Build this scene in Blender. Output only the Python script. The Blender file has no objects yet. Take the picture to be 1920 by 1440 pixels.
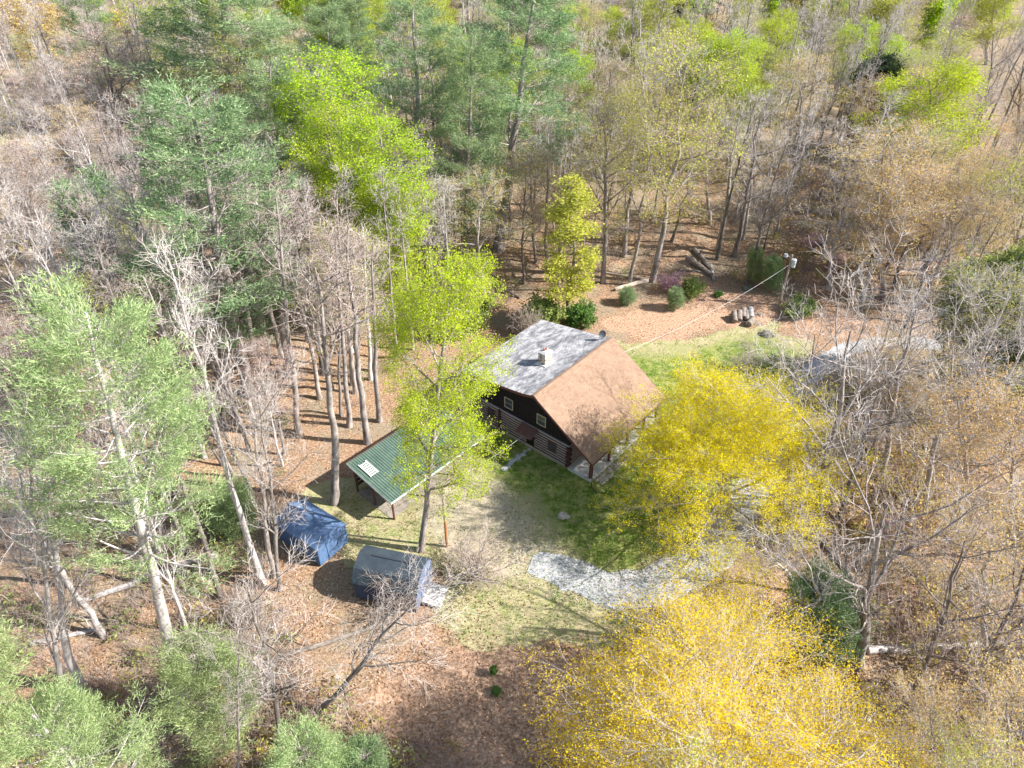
import bpy, math, random
import numpy as np
from mathutils import Vector
PI = math.pi
R = math.radians
sc = bpy.context.scene
C = sc.collection
# ---------------------------------------------------------------- camera, sky, sun, exposure
CAM_H = 44.0
PITCH = R(36.86)
F = 1331.0
cam = bpy.data.objects.new('camera', bpy.data.cameras.new('camera'))
C.objects.link(cam)
cam.location = (0, 0, CAM_H)
cam.rotation_euler = (PI / 2 - PITCH, 0, 0)
cam.data.sensor_width = 36
cam.data.lens = 36 * F / 1920
cam.data.clip_start = 0.5
cam.data.clip_end = 6000
sc.camera = cam
SUN_DIR = Vector((1.0, -0.15, 0.0)).normalized() * math.cos(R(38)) + Vector((0, 0, math.sin(R(38))))
w = bpy.data.worlds.new('World')
sc.world = w
w.use_nodes = True
nt = w.node_tree
sky = nt.nodes.new('ShaderNodeTexSky')
sky.sky_type = 'NISHITA'
sky.sun_disc = False
sky.sun_elevation = R(38)
sky.sun_rotation = math.atan2(SUN_DIR.x, SUN_DIR.y)
nt.links.new(sky.outputs[0], nt.nodes['Background'].inputs[0])
nt.nodes['Background'].inputs[1].default_value = 0.10
sun = bpy.data.objects.new('sun', bpy.data.lights.new('sun', 'SUN'))
C.objects.link(sun)
sun.data.energy = 4.9
sun.data.angle = R(0.5)
sun.data.color = (1.0, 0.96, 0.9)
sun.rotation_euler = SUN_DIR.to_track_quat('Z', 'Y').to_euler()
sc.view_settings.view_transform = 'Standard'
sc.view_settings.look = 'None'
sc.view_settings.exposure = 1.2
sc.view_settings.gamma = 1
sc.render.filter_size = 1.15
sc.cycles.max_bounces = 5
sc.cycles.diffuse_bounces = 3
sc.cycles.transparent_max_bounces = 8

# ---------------------------------------------------------------- noise, terrain, pixel to ground
def _hash(ix, iy, s):
    h = (ix * 374761393 + iy * 668265263 + s * 974634777) & 0x7fffffff
    h = ((h ^ (h >> 13)) * 1274126177) & 0x7fffffff
    return ((h ^ (h >> 16)) & 0xffff) / 65535.0

def vnoise(x, y, s=0):
    x = np.asarray(x, float); y = np.asarray(y, float)
    ix = np.floor(x).astype(np.int64); iy = np.floor(y).astype(np.int64)
    fx = x - ix; fy = y - iy
    fx = fx * fx * (3 - 2 * fx); fy = fy * fy * (3 - 2 * fy)
    a = _hash(ix, iy, s); b = _hash(ix + 1, iy, s); c = _hash(ix, iy + 1, s); d = _hash(ix + 1, iy + 1, s)
    return (a * (1 - fx) + b * fx) * (1 - fy) + (c * (1 - fx) + d * fx) * fy

def fbm(x, y, s=0, o=3):
    t = 0; a = 0.5
    for i in range(o):
        t = t + a * vnoise(np.asarray(x) * 2 ** i, np.asarray(y) * 2 ** i, s + i)
        a *= 0.5
    return t / (1 - 0.5 ** o)

def sstep(a, b, x):
    t = np.clip((np.asarray(x, float) - a) / (b - a), 0, 1)
    return t * t * (3 - 2 * t)

def unproject(px, py, z=0.0):
    x = (px - 960) / F; y = -(py - 720) / F
    cp, sp = math.cos(PITCH), math.sin(PITCH)
    d = np.array([x, cp + y * sp, -sp + y * cp])
    t = (z - CAM_H) / d[2]
    return np.array([0, 0, CAM_H]) + t * d, d

def project(P):
    P = np.asarray(P, float)
    d = P - np.array([0, 0, CAM_H])
    cp, sp = math.cos(PITCH), math.sin(PITCH)
    z = d[..., 1] * cp - d[..., 2] * sp
    up = d[..., 1] * sp + d[..., 2] * cp
    return 960 + F * d[..., 0] / z, 720 - F * up / z

def poly_world(pts):
    return np.array([unproject(a, b)[0][:2] for a, b in pts])

def sdist(poly, X, Y):
    """signed distance to a polygon, positive inside"""
    n = len(poly); ins = np.zeros(X.shape, bool); dm = np.full(X.shape, 1e9)
    for i in range(n):
        x1, y1 = poly[i]; x2, y2 = poly[(i + 1) % n]
        dx, dy = x2 - x1, y2 - y1
        t = np.clip(((X - x1) * dx + (Y - y1) * dy) / (dx * dx + dy * dy + 1e-9), 0, 1)
        dm = np.minimum(dm, np.hypot(X - x1 - t * dx, Y - y1 - t * dy))
        cond = ((y1 > Y) != (y2 > Y)) & (X < (x2 - x1) * (Y - y1) / ((y2 - y1) if abs(y2 - y1) > 1e-9 else 1e-9) + x1)
        ins ^= cond
    return np.where(ins, dm, -dm)

LAWN = poly_world([(570, 930), (650, 905), (760, 880), (830, 850), (905, 800), (1000, 700), (1090, 640), (1180, 640), (1260, 645), (1330, 622), (1440, 606), (1520, 640), (1500, 740), (1450, 900), (1330, 1030), (1230, 1100), (1190, 1180), (1000, 1222), (850, 1200), (790, 1160), (830, 1080), (660, 1070), (610, 1010)])
GREEN = poly_world([(880, 800), (1000, 700), (1150, 650), (1260, 665), (1330, 645), (1440, 618), (1490, 660), (1450, 800), (1340, 960), (1210, 1050), (1120, 1060), (1050, 1010), (985, 935), (920, 900)])
TANLAWN = poly_world([(840, 900), (930, 900), (985, 960), (1040, 1030), (1010, 1060), (930, 1080), (850, 1040), (800, 960)])
BARE = poly_world([(1130, 600), (1230, 560), (1320, 548), (1480, 560), (1620, 600), (1600, 630), (1420, 606), (1330, 622), (1260, 645), (1180, 640)])
CLEAR = poly_world([(470, 1000), (560, 900), (620, 800), (760, 720), (850, 620), (1000, 560), (1230, 530), (1500, 545), (1640, 600), (1930, 640), (1930, 700), (1560, 720), (1480, 900), (1400, 1050), (1230, 1230), (1000, 1260), (830, 1220), (560, 1150)])

def terrain(x, y):
    x = np.asarray(x, float); y = np.asarray(y, float)
    base = np.zeros_like(x + y)
    s = np.maximum(0, y - 78 + 0.25 * x)
    lf = 1 - sstep(5, 60, x - 0.1 * y)
    base = base + (0.035 + 0.075 * lf) * s * s / (s + 14) * (1 - sstep(350, 900, y) * 0.75)
    base = base - 0.10 * np.maximum(0, 34 - y) * (1 - sstep(30, 60, np.abs(x + 4)))
    rough = sstep(0.5, 5, -sdist(CLEAR, x, y)) if x.size < 400000 else 1
    near = 1 - sstep(150, 300, np.hypot(x, y))
    n = (fbm(x / 6, y / 6, 3) - 0.5) * 1.1 + (fbm(x / 1.3, y / 1.3, 9) - 0.5) * 0.34
    return base + n * rough * near

def at(px, py):
    """ground point seen at a pixel of the photograph (1920 x 1440)"""
    p, d = unproject(px, py)
    z = 0.0
    for _ in range(25):
        p, d = unproject(px, py, z)
        z2 = float(terrain(p[0:1], p[1:2])[0])
        z = z + (z2 - z) * 0.7
    return Vector((p[0], p[1], z))

# ---------------------------------------------------------------- materials
def mat(name, rough=0.85, spec=0.2):
    m = bpy.data.materials.new(name)
    m.use_nodes = True
    b = m.node_tree.nodes['Principled BSDF']
    b.inputs['Roughness'].default_value = rough
    b.inputs['Specular IOR Level'].default_value = spec
    return m, m.node_tree, b

def N(t, typ, **kw):
    n = t.nodes.new(typ)
    for k, v in kw.items():
        if k in n.inputs: n.inputs[k].default_value = v
        else: setattr(n, k, v)
    return n

def rgba(c): return (c[0], c[1], c[2], 1)

def ramp(t, fac, stops):
    r = t.nodes.new('ShaderNodeValToRGB')
    el = r.color_ramp.elements
    while len(el) > 1: el.remove(el[-1])
    el[0].position = stops[0][0]; el[0].color = rgba(stops[0][1])
    for p, c in stops[1:]:
        e = el.new(p); e.color = rgba(c)
    t.links.new(fac, r.inputs[0])
    return r.outputs[0]

def mixc(t, fac, a, b, mode='MIX'):
    m = t.nodes.new('ShaderNodeMix'); m.data_type = 'RGBA'; m.blend_type = mode
    for i, v in ((0, fac), (6, a), (7, b)):
        if isinstance(v, (int, float)): m.inputs[i].default_value = v
        elif isinstance(v, (tuple, list)): m.inputs[i].default_value = rgba(v)
        else: t.links.new(v, m.inputs[i])
    return m.outputs[2]

def noise(t, scale, detail=3, rough=0.6, vec=None):
    n = N(t, 'ShaderNodeTexNoise', Scale=scale, Detail=detail, Roughness=rough)
    if vec is not None: t.links.new(vec, n.inputs['Vector'])
    return n.outputs['Fac']

def geo_pos(t): return t.nodes.new('ShaderNodeNewGeometry').outputs['Position']
def obj_co(t): return t.nodes.new('ShaderNodeTexCoord').outputs['Object']

def scaled(t, vec, s):
    m = t.nodes.new('ShaderNodeMapping'); m.inputs['Scale'].default_value = s
    t.links.new(vec, m.inputs['Vector']); return m.outputs[0]

def bump(t, b, h, strength=0.5, dist=0.05):
    n = N(t, 'ShaderNodeBump', Strength=strength, Distance=dist)
    t.links.new(h, n.inputs['Height']); t.links.new(n.outputs[0], b.inputs['Normal'])

def simple(name, col, rough=0.8, var=0.25, scale=3.0, spec=0.2, bmp=0.0, metal=0.0):
    m, t, b = mat(name, rough, spec)
    b.inputs['Metallic'].default_value = metal
    f = noise(t, scale, 4, 0.65, obj_co(t))
    lo = tuple(c * (1 - var) for c in col); hi = tuple(min(1, c * (1 + var)) for c in col)
    t.links.new(ramp(t, f, [(0.3, lo), (0.7, hi)]), b.inputs['Base Color'])
    if bmp: bump(t, b, noise(t, scale * 6, 3, 0.6, obj_co(t)), bmp)
    return m

def bark_mat(name, dark, light, scale=2.5):
    m, t, b = mat(name, 0.9, 0.1)
    v = scaled(t, obj_co(t), (scale, scale, scale * 0.22))
    f = noise(t, 1.6, 5, 0.7, v)
    c = ramp(t, f, [(0.34, dark), (0.6, light)])
    oi = t.nodes.new('ShaderNodeObjectInfo')
    k = N(t, 'ShaderNodeMapRange'); t.links.new(oi.outputs['Random'], k.inputs[0])
    k.inputs[3].default_value = 0.75; k.inputs[4].default_value = 1.15
    c = mixc(t, 1.0, c, (1, 1, 1), 'MULTIPLY')
    hs = N(t, 'ShaderNodeHueSaturation'); t.links.new(c, hs.inputs['Color']); t.links.new(k.outputs[0], hs.inputs['Value'])
    t.links.new(hs.outputs[0], b.inputs['Base Color'])
    bump(t, b, f, 0.6, 0.06)
    return m

def leaf_mat(name, cols, trans=0.45, objvar=0.12):
    """cols: three colours picked leaf by leaf"""
    m = bpy.data.materials.new(name); m.use_nodes = True; t = m.node_tree
    t.nodes.remove(t.nodes['Principled BSDF'])
    at_ = N(t, 'ShaderNodeAttribute', attribute_name='rnd')
    c = ramp(t, at_.outputs['Fac'], [(0.0, cols[0]), (0.5, cols[1]), (1.0, cols[2])])
    oi = t.nodes.new('ShaderNodeObjectInfo')
    k = N(t, 'ShaderNodeMapRange'); t.links.new(oi.outputs['Random'], k.inputs[0])
    k.inputs[3].default_value = 0.5 - objvar * 0.12; k.inputs[4].default_value = 0.5 + objvar * 0.12
    n = noise(t, 0.35, 2, 0.5, geo_pos(t))
    k2 = N(t, 'ShaderNodeMapRange'); t.links.new(n, k2.inputs[0])
    k2.inputs[1].default_value = 0.3; k2.inputs[2].default_value = 0.7
    k2.inputs[3].default_value = 1 - objvar; k2.inputs[4].default_value = 1 + objvar
    hs = N(t, 'ShaderNodeHueSaturation'); t.links.new(c, hs.inputs['Color'])
    t.links.new(k.outputs[0], hs.inputs['Hue']); t.links.new(k2.outputs[0], hs.inputs['Value'])
    d = t.nodes.new('ShaderNodeBsdfDiffuse'); tr = t.nodes.new('ShaderNodeBsdfTranslucent')
    t.links.new(hs.outputs[0], d.inputs[0]); t.links.new(hs.outputs[0], tr.inputs[0])
    mx = t.nodes.new('ShaderNodeMixShader'); mx.inputs[0].default_value = trans
    t.links.new(d.outputs[0], mx.inputs[1]); t.links.new(tr.outputs[0], mx.inputs[2])
    t.links.new(mx.outputs[0], t.nodes['Material Output'].inputs[0])
    return m

BARK_GREY = bark_mat('bark_grey', (0.15, 0.125, 0.11), (0.42, 0.37, 0.34))
BARK_PALE = bark_mat('bark_pale', (0.28, 0.25, 0.235), (0.60, 0.56, 0.53))
BARK_DARK = bark_mat('bark_dark', (0.09, 0.075, 0.065), (0.26, 0.225, 0.20))
TWIG_PALE = simple('twig_pale', (0.50, 0.45, 0.42), 0.9, 0.2)
TWIG_BROWN = simple('twig_brown', (0.38, 0.30, 0.26), 0.9, 0.25)
L_LIME = leaf_mat('leaf_lime', [(0.25, 0.38, 0.02), (0.47, 0.62, 0.03), (0.68, 0.77, 0.09)], 0.55)
L_YLIME = leaf_mat('leaf_yellow_green', [(0.36, 0.40, 0.05), (0.54, 0.55, 0.08), (0.66, 0.64, 0.15)], 0.5)
L_YELLOW = leaf_mat('leaf_yellow', [(0.64, 0.57, 0.008), (0.86, 0.78, 0.015), (0.92, 0.86, 0.06)], 0.5)
L_GOLD = leaf_mat('leaf_gold', [(0.58, 0.45, 0.01), (0.80, 0.63, 0.018), (0.88, 0.76, 0.06)], 0.5)
L_OLIVE = leaf_mat('leaf_olive', [(0.30, 0.27, 0.06), (0.42, 0.36, 0.09), (0.52, 0.42, 0.12)], 0.4)
L_ORANGE = leaf_mat('leaf_orange', [(0.48, 0.31, 0.11), (0.65, 0.45, 0.17), (0.73, 0.58, 0.26)], 0.45)
L_PINKB = leaf_mat('leaf_pinkish', [(0.34, 0.22, 0.18), (0.44, 0.30, 0.25), (0.50, 0.37, 0.31)], 0.3)
L_PINE = leaf_mat('needles_blue_green', [(0.12, 0.21, 0.10), (0.27, 0.38, 0.18), (0.44, 0.53, 0.28)], 0.42)
L_PINE_LT = leaf_mat('needles_light', [(0.19, 0.29, 0.12), (0.37, 0.48, 0.21), (0.56, 0.64, 0.33)], 0.42)
L_CEDAR = leaf_mat('needles_dark', [(0.035, 0.06, 0.025), (0.07, 0.10, 0.05), (0.11, 0.14, 0.07)], 0.2)
L_BUSH = leaf_mat('bush_green', [(0.06, 0.14, 0.03), (0.13, 0.25, 0.06), (0.22, 0.34, 0.09)], 0.35)
L_BUSHLT = leaf_mat('bush_light_green', [(0.17, 0.24, 0.06), (0.28, 0.35, 0.10), (0.38, 0.42, 0.14)], 0.35)
L_PINK = leaf_mat('redbud_blossom', [(0.42, 0.18, 0.30), (0.54, 0.27, 0.42), (0.60, 0.36, 0.48)], 0.3)

# ---------------------------------------------------------------- mesh helpers
def mk_mesh(name, parts, mats):
    """parts: list of (V (n,3), Fc (m,k), material index, smooth)"""
    V = []; Lp = []; tot = []; mi = []; sm = []; off = 0
    for v, f, k, s in parts:
        if len(f) == 0: continue
        V.append(v); Lp.append((f + off).ravel()); tot.append(np.full(len(f), f.shape[1])); mi.append(np.full(len(f), k)); sm.append(np.full(len(f), s))
        off += len(v)
    V = np.concatenate(V).astype(np.float32); Lp = np.concatenate(Lp).astype(np.int32)
    tot = np.concatenate(tot).astype(np.int32); mi = np.concatenate(mi).astype(np.int32); sm = np.concatenate(sm).astype(bool)
    me = bpy.data.meshes.new(name)
    me.vertices.add(len(V)); me.vertices.foreach_set('co', V.ravel())
    me.loops.add(len(Lp)); me.loops.foreach_set('vertex_index', Lp)
    me.polygons.add(len(tot))
    st = np.concatenate([[0], np.cumsum(tot)[:-1]]).astype(np.int32)
    me.polygons.foreach_set('loop_start', st); me.polygons.foreach_set('loop_total', tot)
    me.polygons.foreach_set('material_index', mi); me.polygons.foreach_set('use_smooth', sm)
    a = me.attributes.new('rnd', 'FLOAT', 'FACE')
    a.data.foreach_set('value', np.random.default_rng(len(V)).random(len(tot)).astype(np.float32))
    for m in mats: me.materials.append(m)
    me.update(calc_edges=True)
    return me

def obj(name, me, parent=None, **props):
    o = bpy.data.objects.new(name, me); C.objects.link(o)
    if parent is not None: o.parent = parent
    for k, v in props.items(): o[k] = v
    return o

def empty(name, loc, label, cat, group=None, rot=(0, 0, 0), scale=None):
    o = bpy.data.objects.new(name, None); C.objects.link(o)
    o.location = loc; o.rotation_euler = rot
    if scale: o.scale = scale
    o['label'] = label; o['category'] = cat
    if group: o['group'] = group
    return o

class MB:
    """collects boxes, prisms and tubes into one mesh"""
    def __init__(s): s.v = []; s.f = []; s.m = []
    def face(s, idx, mi=0): s.f.append(idx); s.m.append(mi)
    def quad(s, pts, mi=0):
        n = len(s.v); s.v += [tuple(p) for p in pts]; s.face(list(range(n, n + len(pts))), mi)
    def hexa(s, b, t, mi=0):
        """b, t: four bottom and four top corners (ccw from above)"""
        n = len(s.v); s.v += [tuple(p) for p in b] + [tuple(p) for p in t]
        for q in ((3, 2, 1, 0), (4, 5, 6, 7), (0, 1, 5, 4), (1, 2, 6, 5), (2, 3, 7, 6), (3, 0, 4, 7)):
            s.face([n + i for i in q], mi)
    def box(s, x0, y0, z0, x1, y1, z1, mi=0):
        s.hexa([(x0, y0, z0), (x1, y0, z0), (x1, y1, z0), (x0, y1, z0)], [(x0, y0, z1), (x1, y0, z1), (x1, y1, z1), (x0, y1, z1)], mi)
    def prism(s, pts, ax, a, b, mi=0):
        """outline pts (list of 2d) extruded along axis ax ('x': pts are y,z ; 'y': x,z ; 'z': x,y)"""
        def P(p, t): return {'x': (t, p[0], p[1]), 'y': (p[0], t, p[1]), 'z': (p[0], p[1], t)}[ax]
        n = len(s.v); k = len(pts)
        s.v += [P(p, a) for p in pts] + [P(p, b) for p in pts]
        s.face([n + i for i in range(k)][::-1], mi); s.face([n + k + i for i in range(k)], mi)
        for i in range(k):
            j = (i + 1) % k
            s.face([n + i, n + j, n + k + j, n + k + i], mi)
    def tube(s, p, q, r0, r1=None, n=10, mi=0):
        r1 = r0 if r1 is None else r1
        p = Vector(p); q = Vector(q); d = (q - p).normalized()
        a = d.orthogonal().normalized(); b = d.cross(a); k = len(s.v)
        for c, r in ((p, r0), (q, r1)):
            for i in range(n):
                t = 2 * PI * i / n; s.v.append(tuple(c + (a * math.cos(t) + b * math.sin(t)) * r))
        s.face([k + i for i in range(n)][::-1], mi); s.face([k + n + i for i in range(n)], mi)
        for i in range(n):
            j = (i + 1) % n; s.face([k + i, k + j, k + n + j, k + n + i], mi)
    def build(s, name, mats, parent=None, bevel=0, fix=True, **props):
        import bmesh
        me = bpy.data.meshes.new(name)
        me.from_pydata(s.v, [], s.f)
        for m in (mats if isinstance(mats, (list, tuple)) else [mats]): me.materials.append(m)
        me.polygons.foreach_set('material_index', s.m)
        if fix:
            bm = bmesh.new(); bm.from_mesh(me); bmesh.ops.recalc_face_normals(bm, faces=bm.faces); bm.to_mesh(me); bm.free()
        me.update()
        o = obj(name, me, parent, **props)
        if bevel:
            b = o.modifiers.new('bevel', 'BEVEL'); b.width = bevel; b.segments = 1; b.limit_method = 'ANGLE'
        return o

# ---------------------------------------------------------------- the ground
def axis(lo, hi, step, far_lo, far_hi):
    a = list(np.arange(lo, hi, step)); s = step; x = hi
    while x < far_hi: a.append(x); s *= 1.12; x += s
    a.append(far_hi); s = step; x = lo - step; b = []
    while x > far_lo: b.append(x); s *= 1.12; x -= s
    b.append(far_lo)
    return np.array(b[::-1] + a)
gx = axis(-55, 60, 0.42, -2500, 2500); gy = axis(14, 112, 0.42, -600, 5000)
X, Y = np.meshgrid(gx, gy)
Z = np.zeros_like(X)
for i in range(0, X.shape[0]): Z[i] = terrain(X[i], Y[i])
nx, ny = len(gx), len(gy)
I = np.arange(nx * ny).reshape(ny, nx)
faces = np.stack([I[:-1, :-1], I[:-1, 1:], I[1:, 1:], I[1:, :-1]], -1).reshape(-1, 4)
me = mk_mesh('ground', [(np.stack([X, Y, Z], -1).reshape(-1, 3), faces, 0, True)], [])
BANK = poly_world([(780, 1215), (900, 1190), (1120, 1205), (1160, 1320), (1010, 1400), (960, 1470), (780, 1420), (700, 1300)])
def ground_attr(name, poly, soft, wob):
    d = sdist(poly, X, Y)
    if name == 'bare': d = np.maximum(d, sdist(BANK, X, Y))
    d = d + (fbm(X / 2.2, Y / 2.2, 21) - 0.5) * wob * 2
    v = sstep(-soft, soft, d).astype(np.float32).ravel()
    a = me.attributes.new(name, 'FLOAT', 'POINT'); a.data.foreach_set('value', v)
ground_attr('lawn', LAWN, 0.9, 1.8)
ground_attr('green', GREEN, 2.2, 2.0)
ground_attr('bare', BARE, 1.0, 1.6)
ground_attr('tan', TANLAWN, 2.0, 2.0)
gm, t, b = mat('ground', 0.95, 0.05)
pos = geo_pos(t)
def A(n): return N(t, 'ShaderNodeAttribute', attribute_name=n).outputs['Fac']
n_big = noise(t, 0.22, 3, 0.6, pos); n_mid = noise(t, 1.1, 4, 0.7, pos); n_fin = noise(t, 5.0, 6, 0.85, pos); n_gr = noise(t, 16.0, 2, 0.7, pos)
litter = ramp(t, n_fin, [(0.34, (0.09, 0.055, 0.035)), (0.46, (0.26, 0.16, 0.10)), (0.54, (0.42, 0.27, 0.17)), (0.64, (0.60, 0.45, 0.33))])
litter2 = ramp(t, n_fin, [(0.34, (0.14, 0.10, 0.07)), (0.5, (0.30, 0.23, 0.16)), (0.66, (0.48, 0.40, 0.30))])
fx = N(t, 'ShaderNodeSeparateXYZ'); t.links.new(pos, fx.inputs[0])
fr_ = N(t, 'ShaderNodeMapRange'); t.links.new(fx.outputs[1], fr_.inputs[0]); fr_.inputs[1].default_value = 70; fr_.inputs[2].default_value = 190; fr_.inputs[4].default_value = .22
fa_ = N(t, 'ShaderNodeMath', operation='ADD'); t.links.new(n_big, fa_.inputs[0]); t.links.new(fr_.outputs[0], fa_.inputs[1])
lf = ramp(t, fa_.outputs[0], [(0.46, (0, 0, 0)), (0.62, (1, 1, 1))])
litter = mixc(t, lf, litter, litter2)
moss = ramp(t, n_mid, [(0.56, (0, 0, 0)), (0.70, (0.45, 0.45, 0.45))])
litter = mixc(t, moss, litter, (0.20, 0.20, 0.07))
dry = ramp(t, n_fin, [(0.3, (0.25, 0.21, 0.11)), (0.5, (0.43, 0.37, 0.21)), (0.66, (0.56, 0.49, 0.32))])
drygreen = ramp(t, n_mid, [(0.46, (0, 0, 0)), (0.64, (0.7, 0.7, 0.7))])
dry = mixc(t, drygreen, dry, (0.24, 0.29, 0.09))
grn = ramp(t, n_fin, [(0.38, (0.06, 0.10, 0.02)), (0.5, (0.13, 0.20, 0.032)), (0.62, (0.22, 0.30, 0.055))])
gp = ramp(t, n_mid, [(0.42, (0, 0, 0)), (0.60, (0.85, 0.85, 0.85))])
grn = mixc(t, gp, grn, (0.36, 0.36, 0.13))
tan = ramp(t, n_fin, [(0.3, (0.36, 0.29, 0.20)), (0.7, (0.60, 0.52, 0.41))])
bare = ramp(t, n_fin, [(0.38, (0.22, 0.12, 0.07)), (0.5, (0.45, 0.28, 0.185)), (0.60, (0.62, 0.44, 0.32))])
def sharp(a, lo=0.35, hi=0.65):
    m = N(t, 'ShaderNodeMath', operation='MULTIPLY_ADD'); t.links.new(n_fin, m.inputs[0]); m.inputs[1].default_value = 0.7; m.inputs[2].default_value = -0.35
    m2 = N(t, 'ShaderNodeMath', operation='ADD'); t.links.new(m.outputs[0], m2.inputs[0]); t.links.new(a, m2.inputs[1])
    k = N(t, 'ShaderNodeMapRange'); t.links.new(m2.outputs[0], k.inputs[0]); k.inputs[1].default_value = lo; k.inputs[2].default_value = hi
    return k.outputs[0]
col = mixc(t, sharp(A('bare')), litter, bare)
lawn = mixc(t, sharp(A('green'), 0.2, 0.8), dry, grn)
tn = N(t, 'ShaderNodeMath', operation='MULTIPLY'); t.links.new(sharp(A('tan'), 0.2, 0.8), tn.inputs[0]); tn.inputs[1].default_value = 0.75
lawn = mixc(t, tn.outputs[0], lawn, tan)
col = mixc(t, sharp(A('lawn')), col, lawn)
t.links.new(col, b.inputs['Base Color'])
bump(t, b, n_fin, 0.9, 0.12)
me.materials.append(gm)
obj('ground', me, kind='structure')

def ribbon(name, centre, widths, m, z=0.02, kind='structure'):
    """a path laid on the ground along px points with widths in metres"""
    P = np.array([unproject(*c)[0][:2] for c in centre])
    s = np.concatenate([[0], np.cumsum(np.hypot(*np.diff(P, axis=0).T))])
    n = max(8, int(s[-1] / 0.5)); u = np.linspace(0, s[-1], n)
    def sm(a):
        a = np.interp(u, s, a); k = np.ones(7) / 7
        return np.convolve(np.pad(a, 3, 'edge'), k, 'valid')
    x, y, wd = sm(P[:, 0]), sm(P[:, 1]), sm(widths)
    dx, dy = np.gradient(x), np.gradient(y); l = np.hypot(dx, dy); nxx, nyy = -dy / l, dx / l
    K = 9; V = []
    for j in range(K):
        o = (j / (K - 1) - 0.5)
        e = 1 + ((vnoise(u / 0.9, u * 0 + (7 if o > 0 else 31), 5) - 0.5) * 0.35)
        V.append(np.stack([x + nxx * o * wd * e, y + nyy * o * wd * e, 0 * x], -1))
    V = np.stack(V, 1)
    V[..., 2] = terrain(V[..., 0], V[..., 1]) + z + 0.03 * (1 - (np.abs(np.linspace(-1, 1, K))[None, :]) ** 2)
    I = np.arange(n * K).reshape(n, K)
    f = np.stack([I[:-1, :-1], I[:-1, 1:], I[1:, 1:], I[1:, :-1]], -1).reshape(-1, 4)[:, ::-1]
    return obj(name, mk_mesh(name, [(V.reshape(-1, 3), f, 0, True)], [m]), kind=kind)

grav, t, b = mat('gravel', 0.95, 0.1)
pos = geo_pos(t)
g1 = noise(t, 9, 4, 0.8, pos); g2 = noise(t, 0.7, 3, 0.6, pos)
c = ramp(t, g1, [(0.32, (0.33, 0.33, 0.33)), (0.5, (0.43, 0.432, 0.437)), (0.66, (0.53, 0.532, 0.54))])
c = mixc(t, ramp(t, g2, [(0.5, (0, 0, 0)), (0.75, (0.5, 0.5, 0.5))]), c, (0.36, 0.32, 0.26))
t.links.new(c, b.inputs['Base Color']); bump(t, b, g1, 1.0, 0.06)
ribbon('gravel_driveway', [(2150, 690), (1930, 668), (1800, 652), (1690, 640), (1590, 652), (1530, 690), (1492, 735), (1465, 800), (1430, 880), (1390, 960), (1345, 1030), (1270, 1085), (1190, 1110), (1110, 1095), (1060, 1068), (1000, 1060), (985, 1052)],
       [2.6, 2.6, 2.4, 2.2, 2.2, 2.4, 2.6, 2.6, 2.8, 3, 3.4, 3.6, 3.4, 3.0, 3.2, 2.6, 1.6], grav)
ribbon('road', [(2100, 1330), (1960, 1375), (1850, 1440), (1790, 1560)], [4, 4, 4, 4], simple('asphalt', (0.10, 0.105, 0.12), 0.9, 0.2, 5), 0.05)

# ---------------------------------------------------------------- the log cabin
BX, BY, TH = 1.876, 48.114, 0.865
U = Vector((math.cos(TH), math.sin(TH), 0)); Vv = Vector((math.sin(TH), -math.cos(TH), 0))
shingle, t, b = mat('brown_shingles', 0.9, 0.1)
oc = obj_co(t)
br = N(t, 'ShaderNodeTexBrick', Scale=1.0); br.offset = 0.5
br.inputs['Brick Width'].default_value = 0.32; br.inputs['Row Height'].default_value = 0.16; br.inputs['Mortar Size'].default_value = 0.012
br.inputs['Color1'].default_value = rgba((0.22, 0.145, 0.10)); br.inputs['Color2'].default_value = rgba((0.295, 0.20, 0.14)); br.inputs['Mortar'].default_value = rgba((0.20, 0.11, 0.075))
t.links.new(oc, br.inputs['Vector'])
c = mixc(t, ramp(t, noise(t, 1.2, 4, 0.7, oc), [(0.35, (0, 0, 0)), (0.75, (0.6, 0.6, 0.6))]), br.outputs[0], (0.34, 0.245, 0.175))
t.links.new(c, b.inputs['Base Color']); bump(t, b, noise(t, 22, 2, 0.6, oc), 0.3, 0.02)
membrane, t, b = mat('grey_membrane', 0.75, 0.3)
oc = obj_co(t)
w1 = noise(t, 0.9, 6, 0.72, scaled(t, oc, (0.8, 1.5, 1)))
c = ramp(t, w1, [(0.38, (0.15, 0.15, 0.165)), (0.48, (0.29, 0.29, 0.305)), (0.58, (0.47, 0.465, 0.47))])
st = noise(t, 5, 4, 0.8, scaled(t, oc, (0.7, 2.0, 1)))
c = mixc(t, ramp(t, st, [(0.54, (0, 0, 0)), (0.60, (0.85, 0.85, 0.85))]), c, (0.10, 0.08, 0.09))
wv = N(t, 'ShaderNodeTexWave', Scale=0.32, Distortion=0.3); wv.bands_direction = 'Y'; t.links.new(oc, wv.inputs['Vector'])
c = mixc(t, ramp(t, wv.outputs['Fac'], [(0.0, (0.5, 0.5, 0.5)), (0.02, (0, 0, 0))]), c, (0.2, 0.2, 0.23))
t.links.new(c, b.inputs['Base Color'])
black_siding = simple('black_siding', (0.018, 0.015, 0.015), 0.8, 0.3, 4)
log_brown = simple('stained_logs', (0.085, 0.040, 0.032), 0.75, 0.35, 3)
chink = simple('chinking', (0.33, 0.30, 0.30), 0.9, 0.12, 5)
brown_paint = simple('brown_paint', (0.13, 0.055, 0.045), 0.6, 0.2, 4)
concrete = simple('concrete', (0.50, 0.50, 0.49), 0.9, 0.15, 1.5, bmp=0.15)
stone = simple('stone', (0.38, 0.33, 0.27), 0.9, 0.4, 6, bmp=0.5)
pale_stone = simple('pale_stone', (0.48, 0.42, 0.35), 0.9, 0.35, 5, bmp=0.5)
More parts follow.
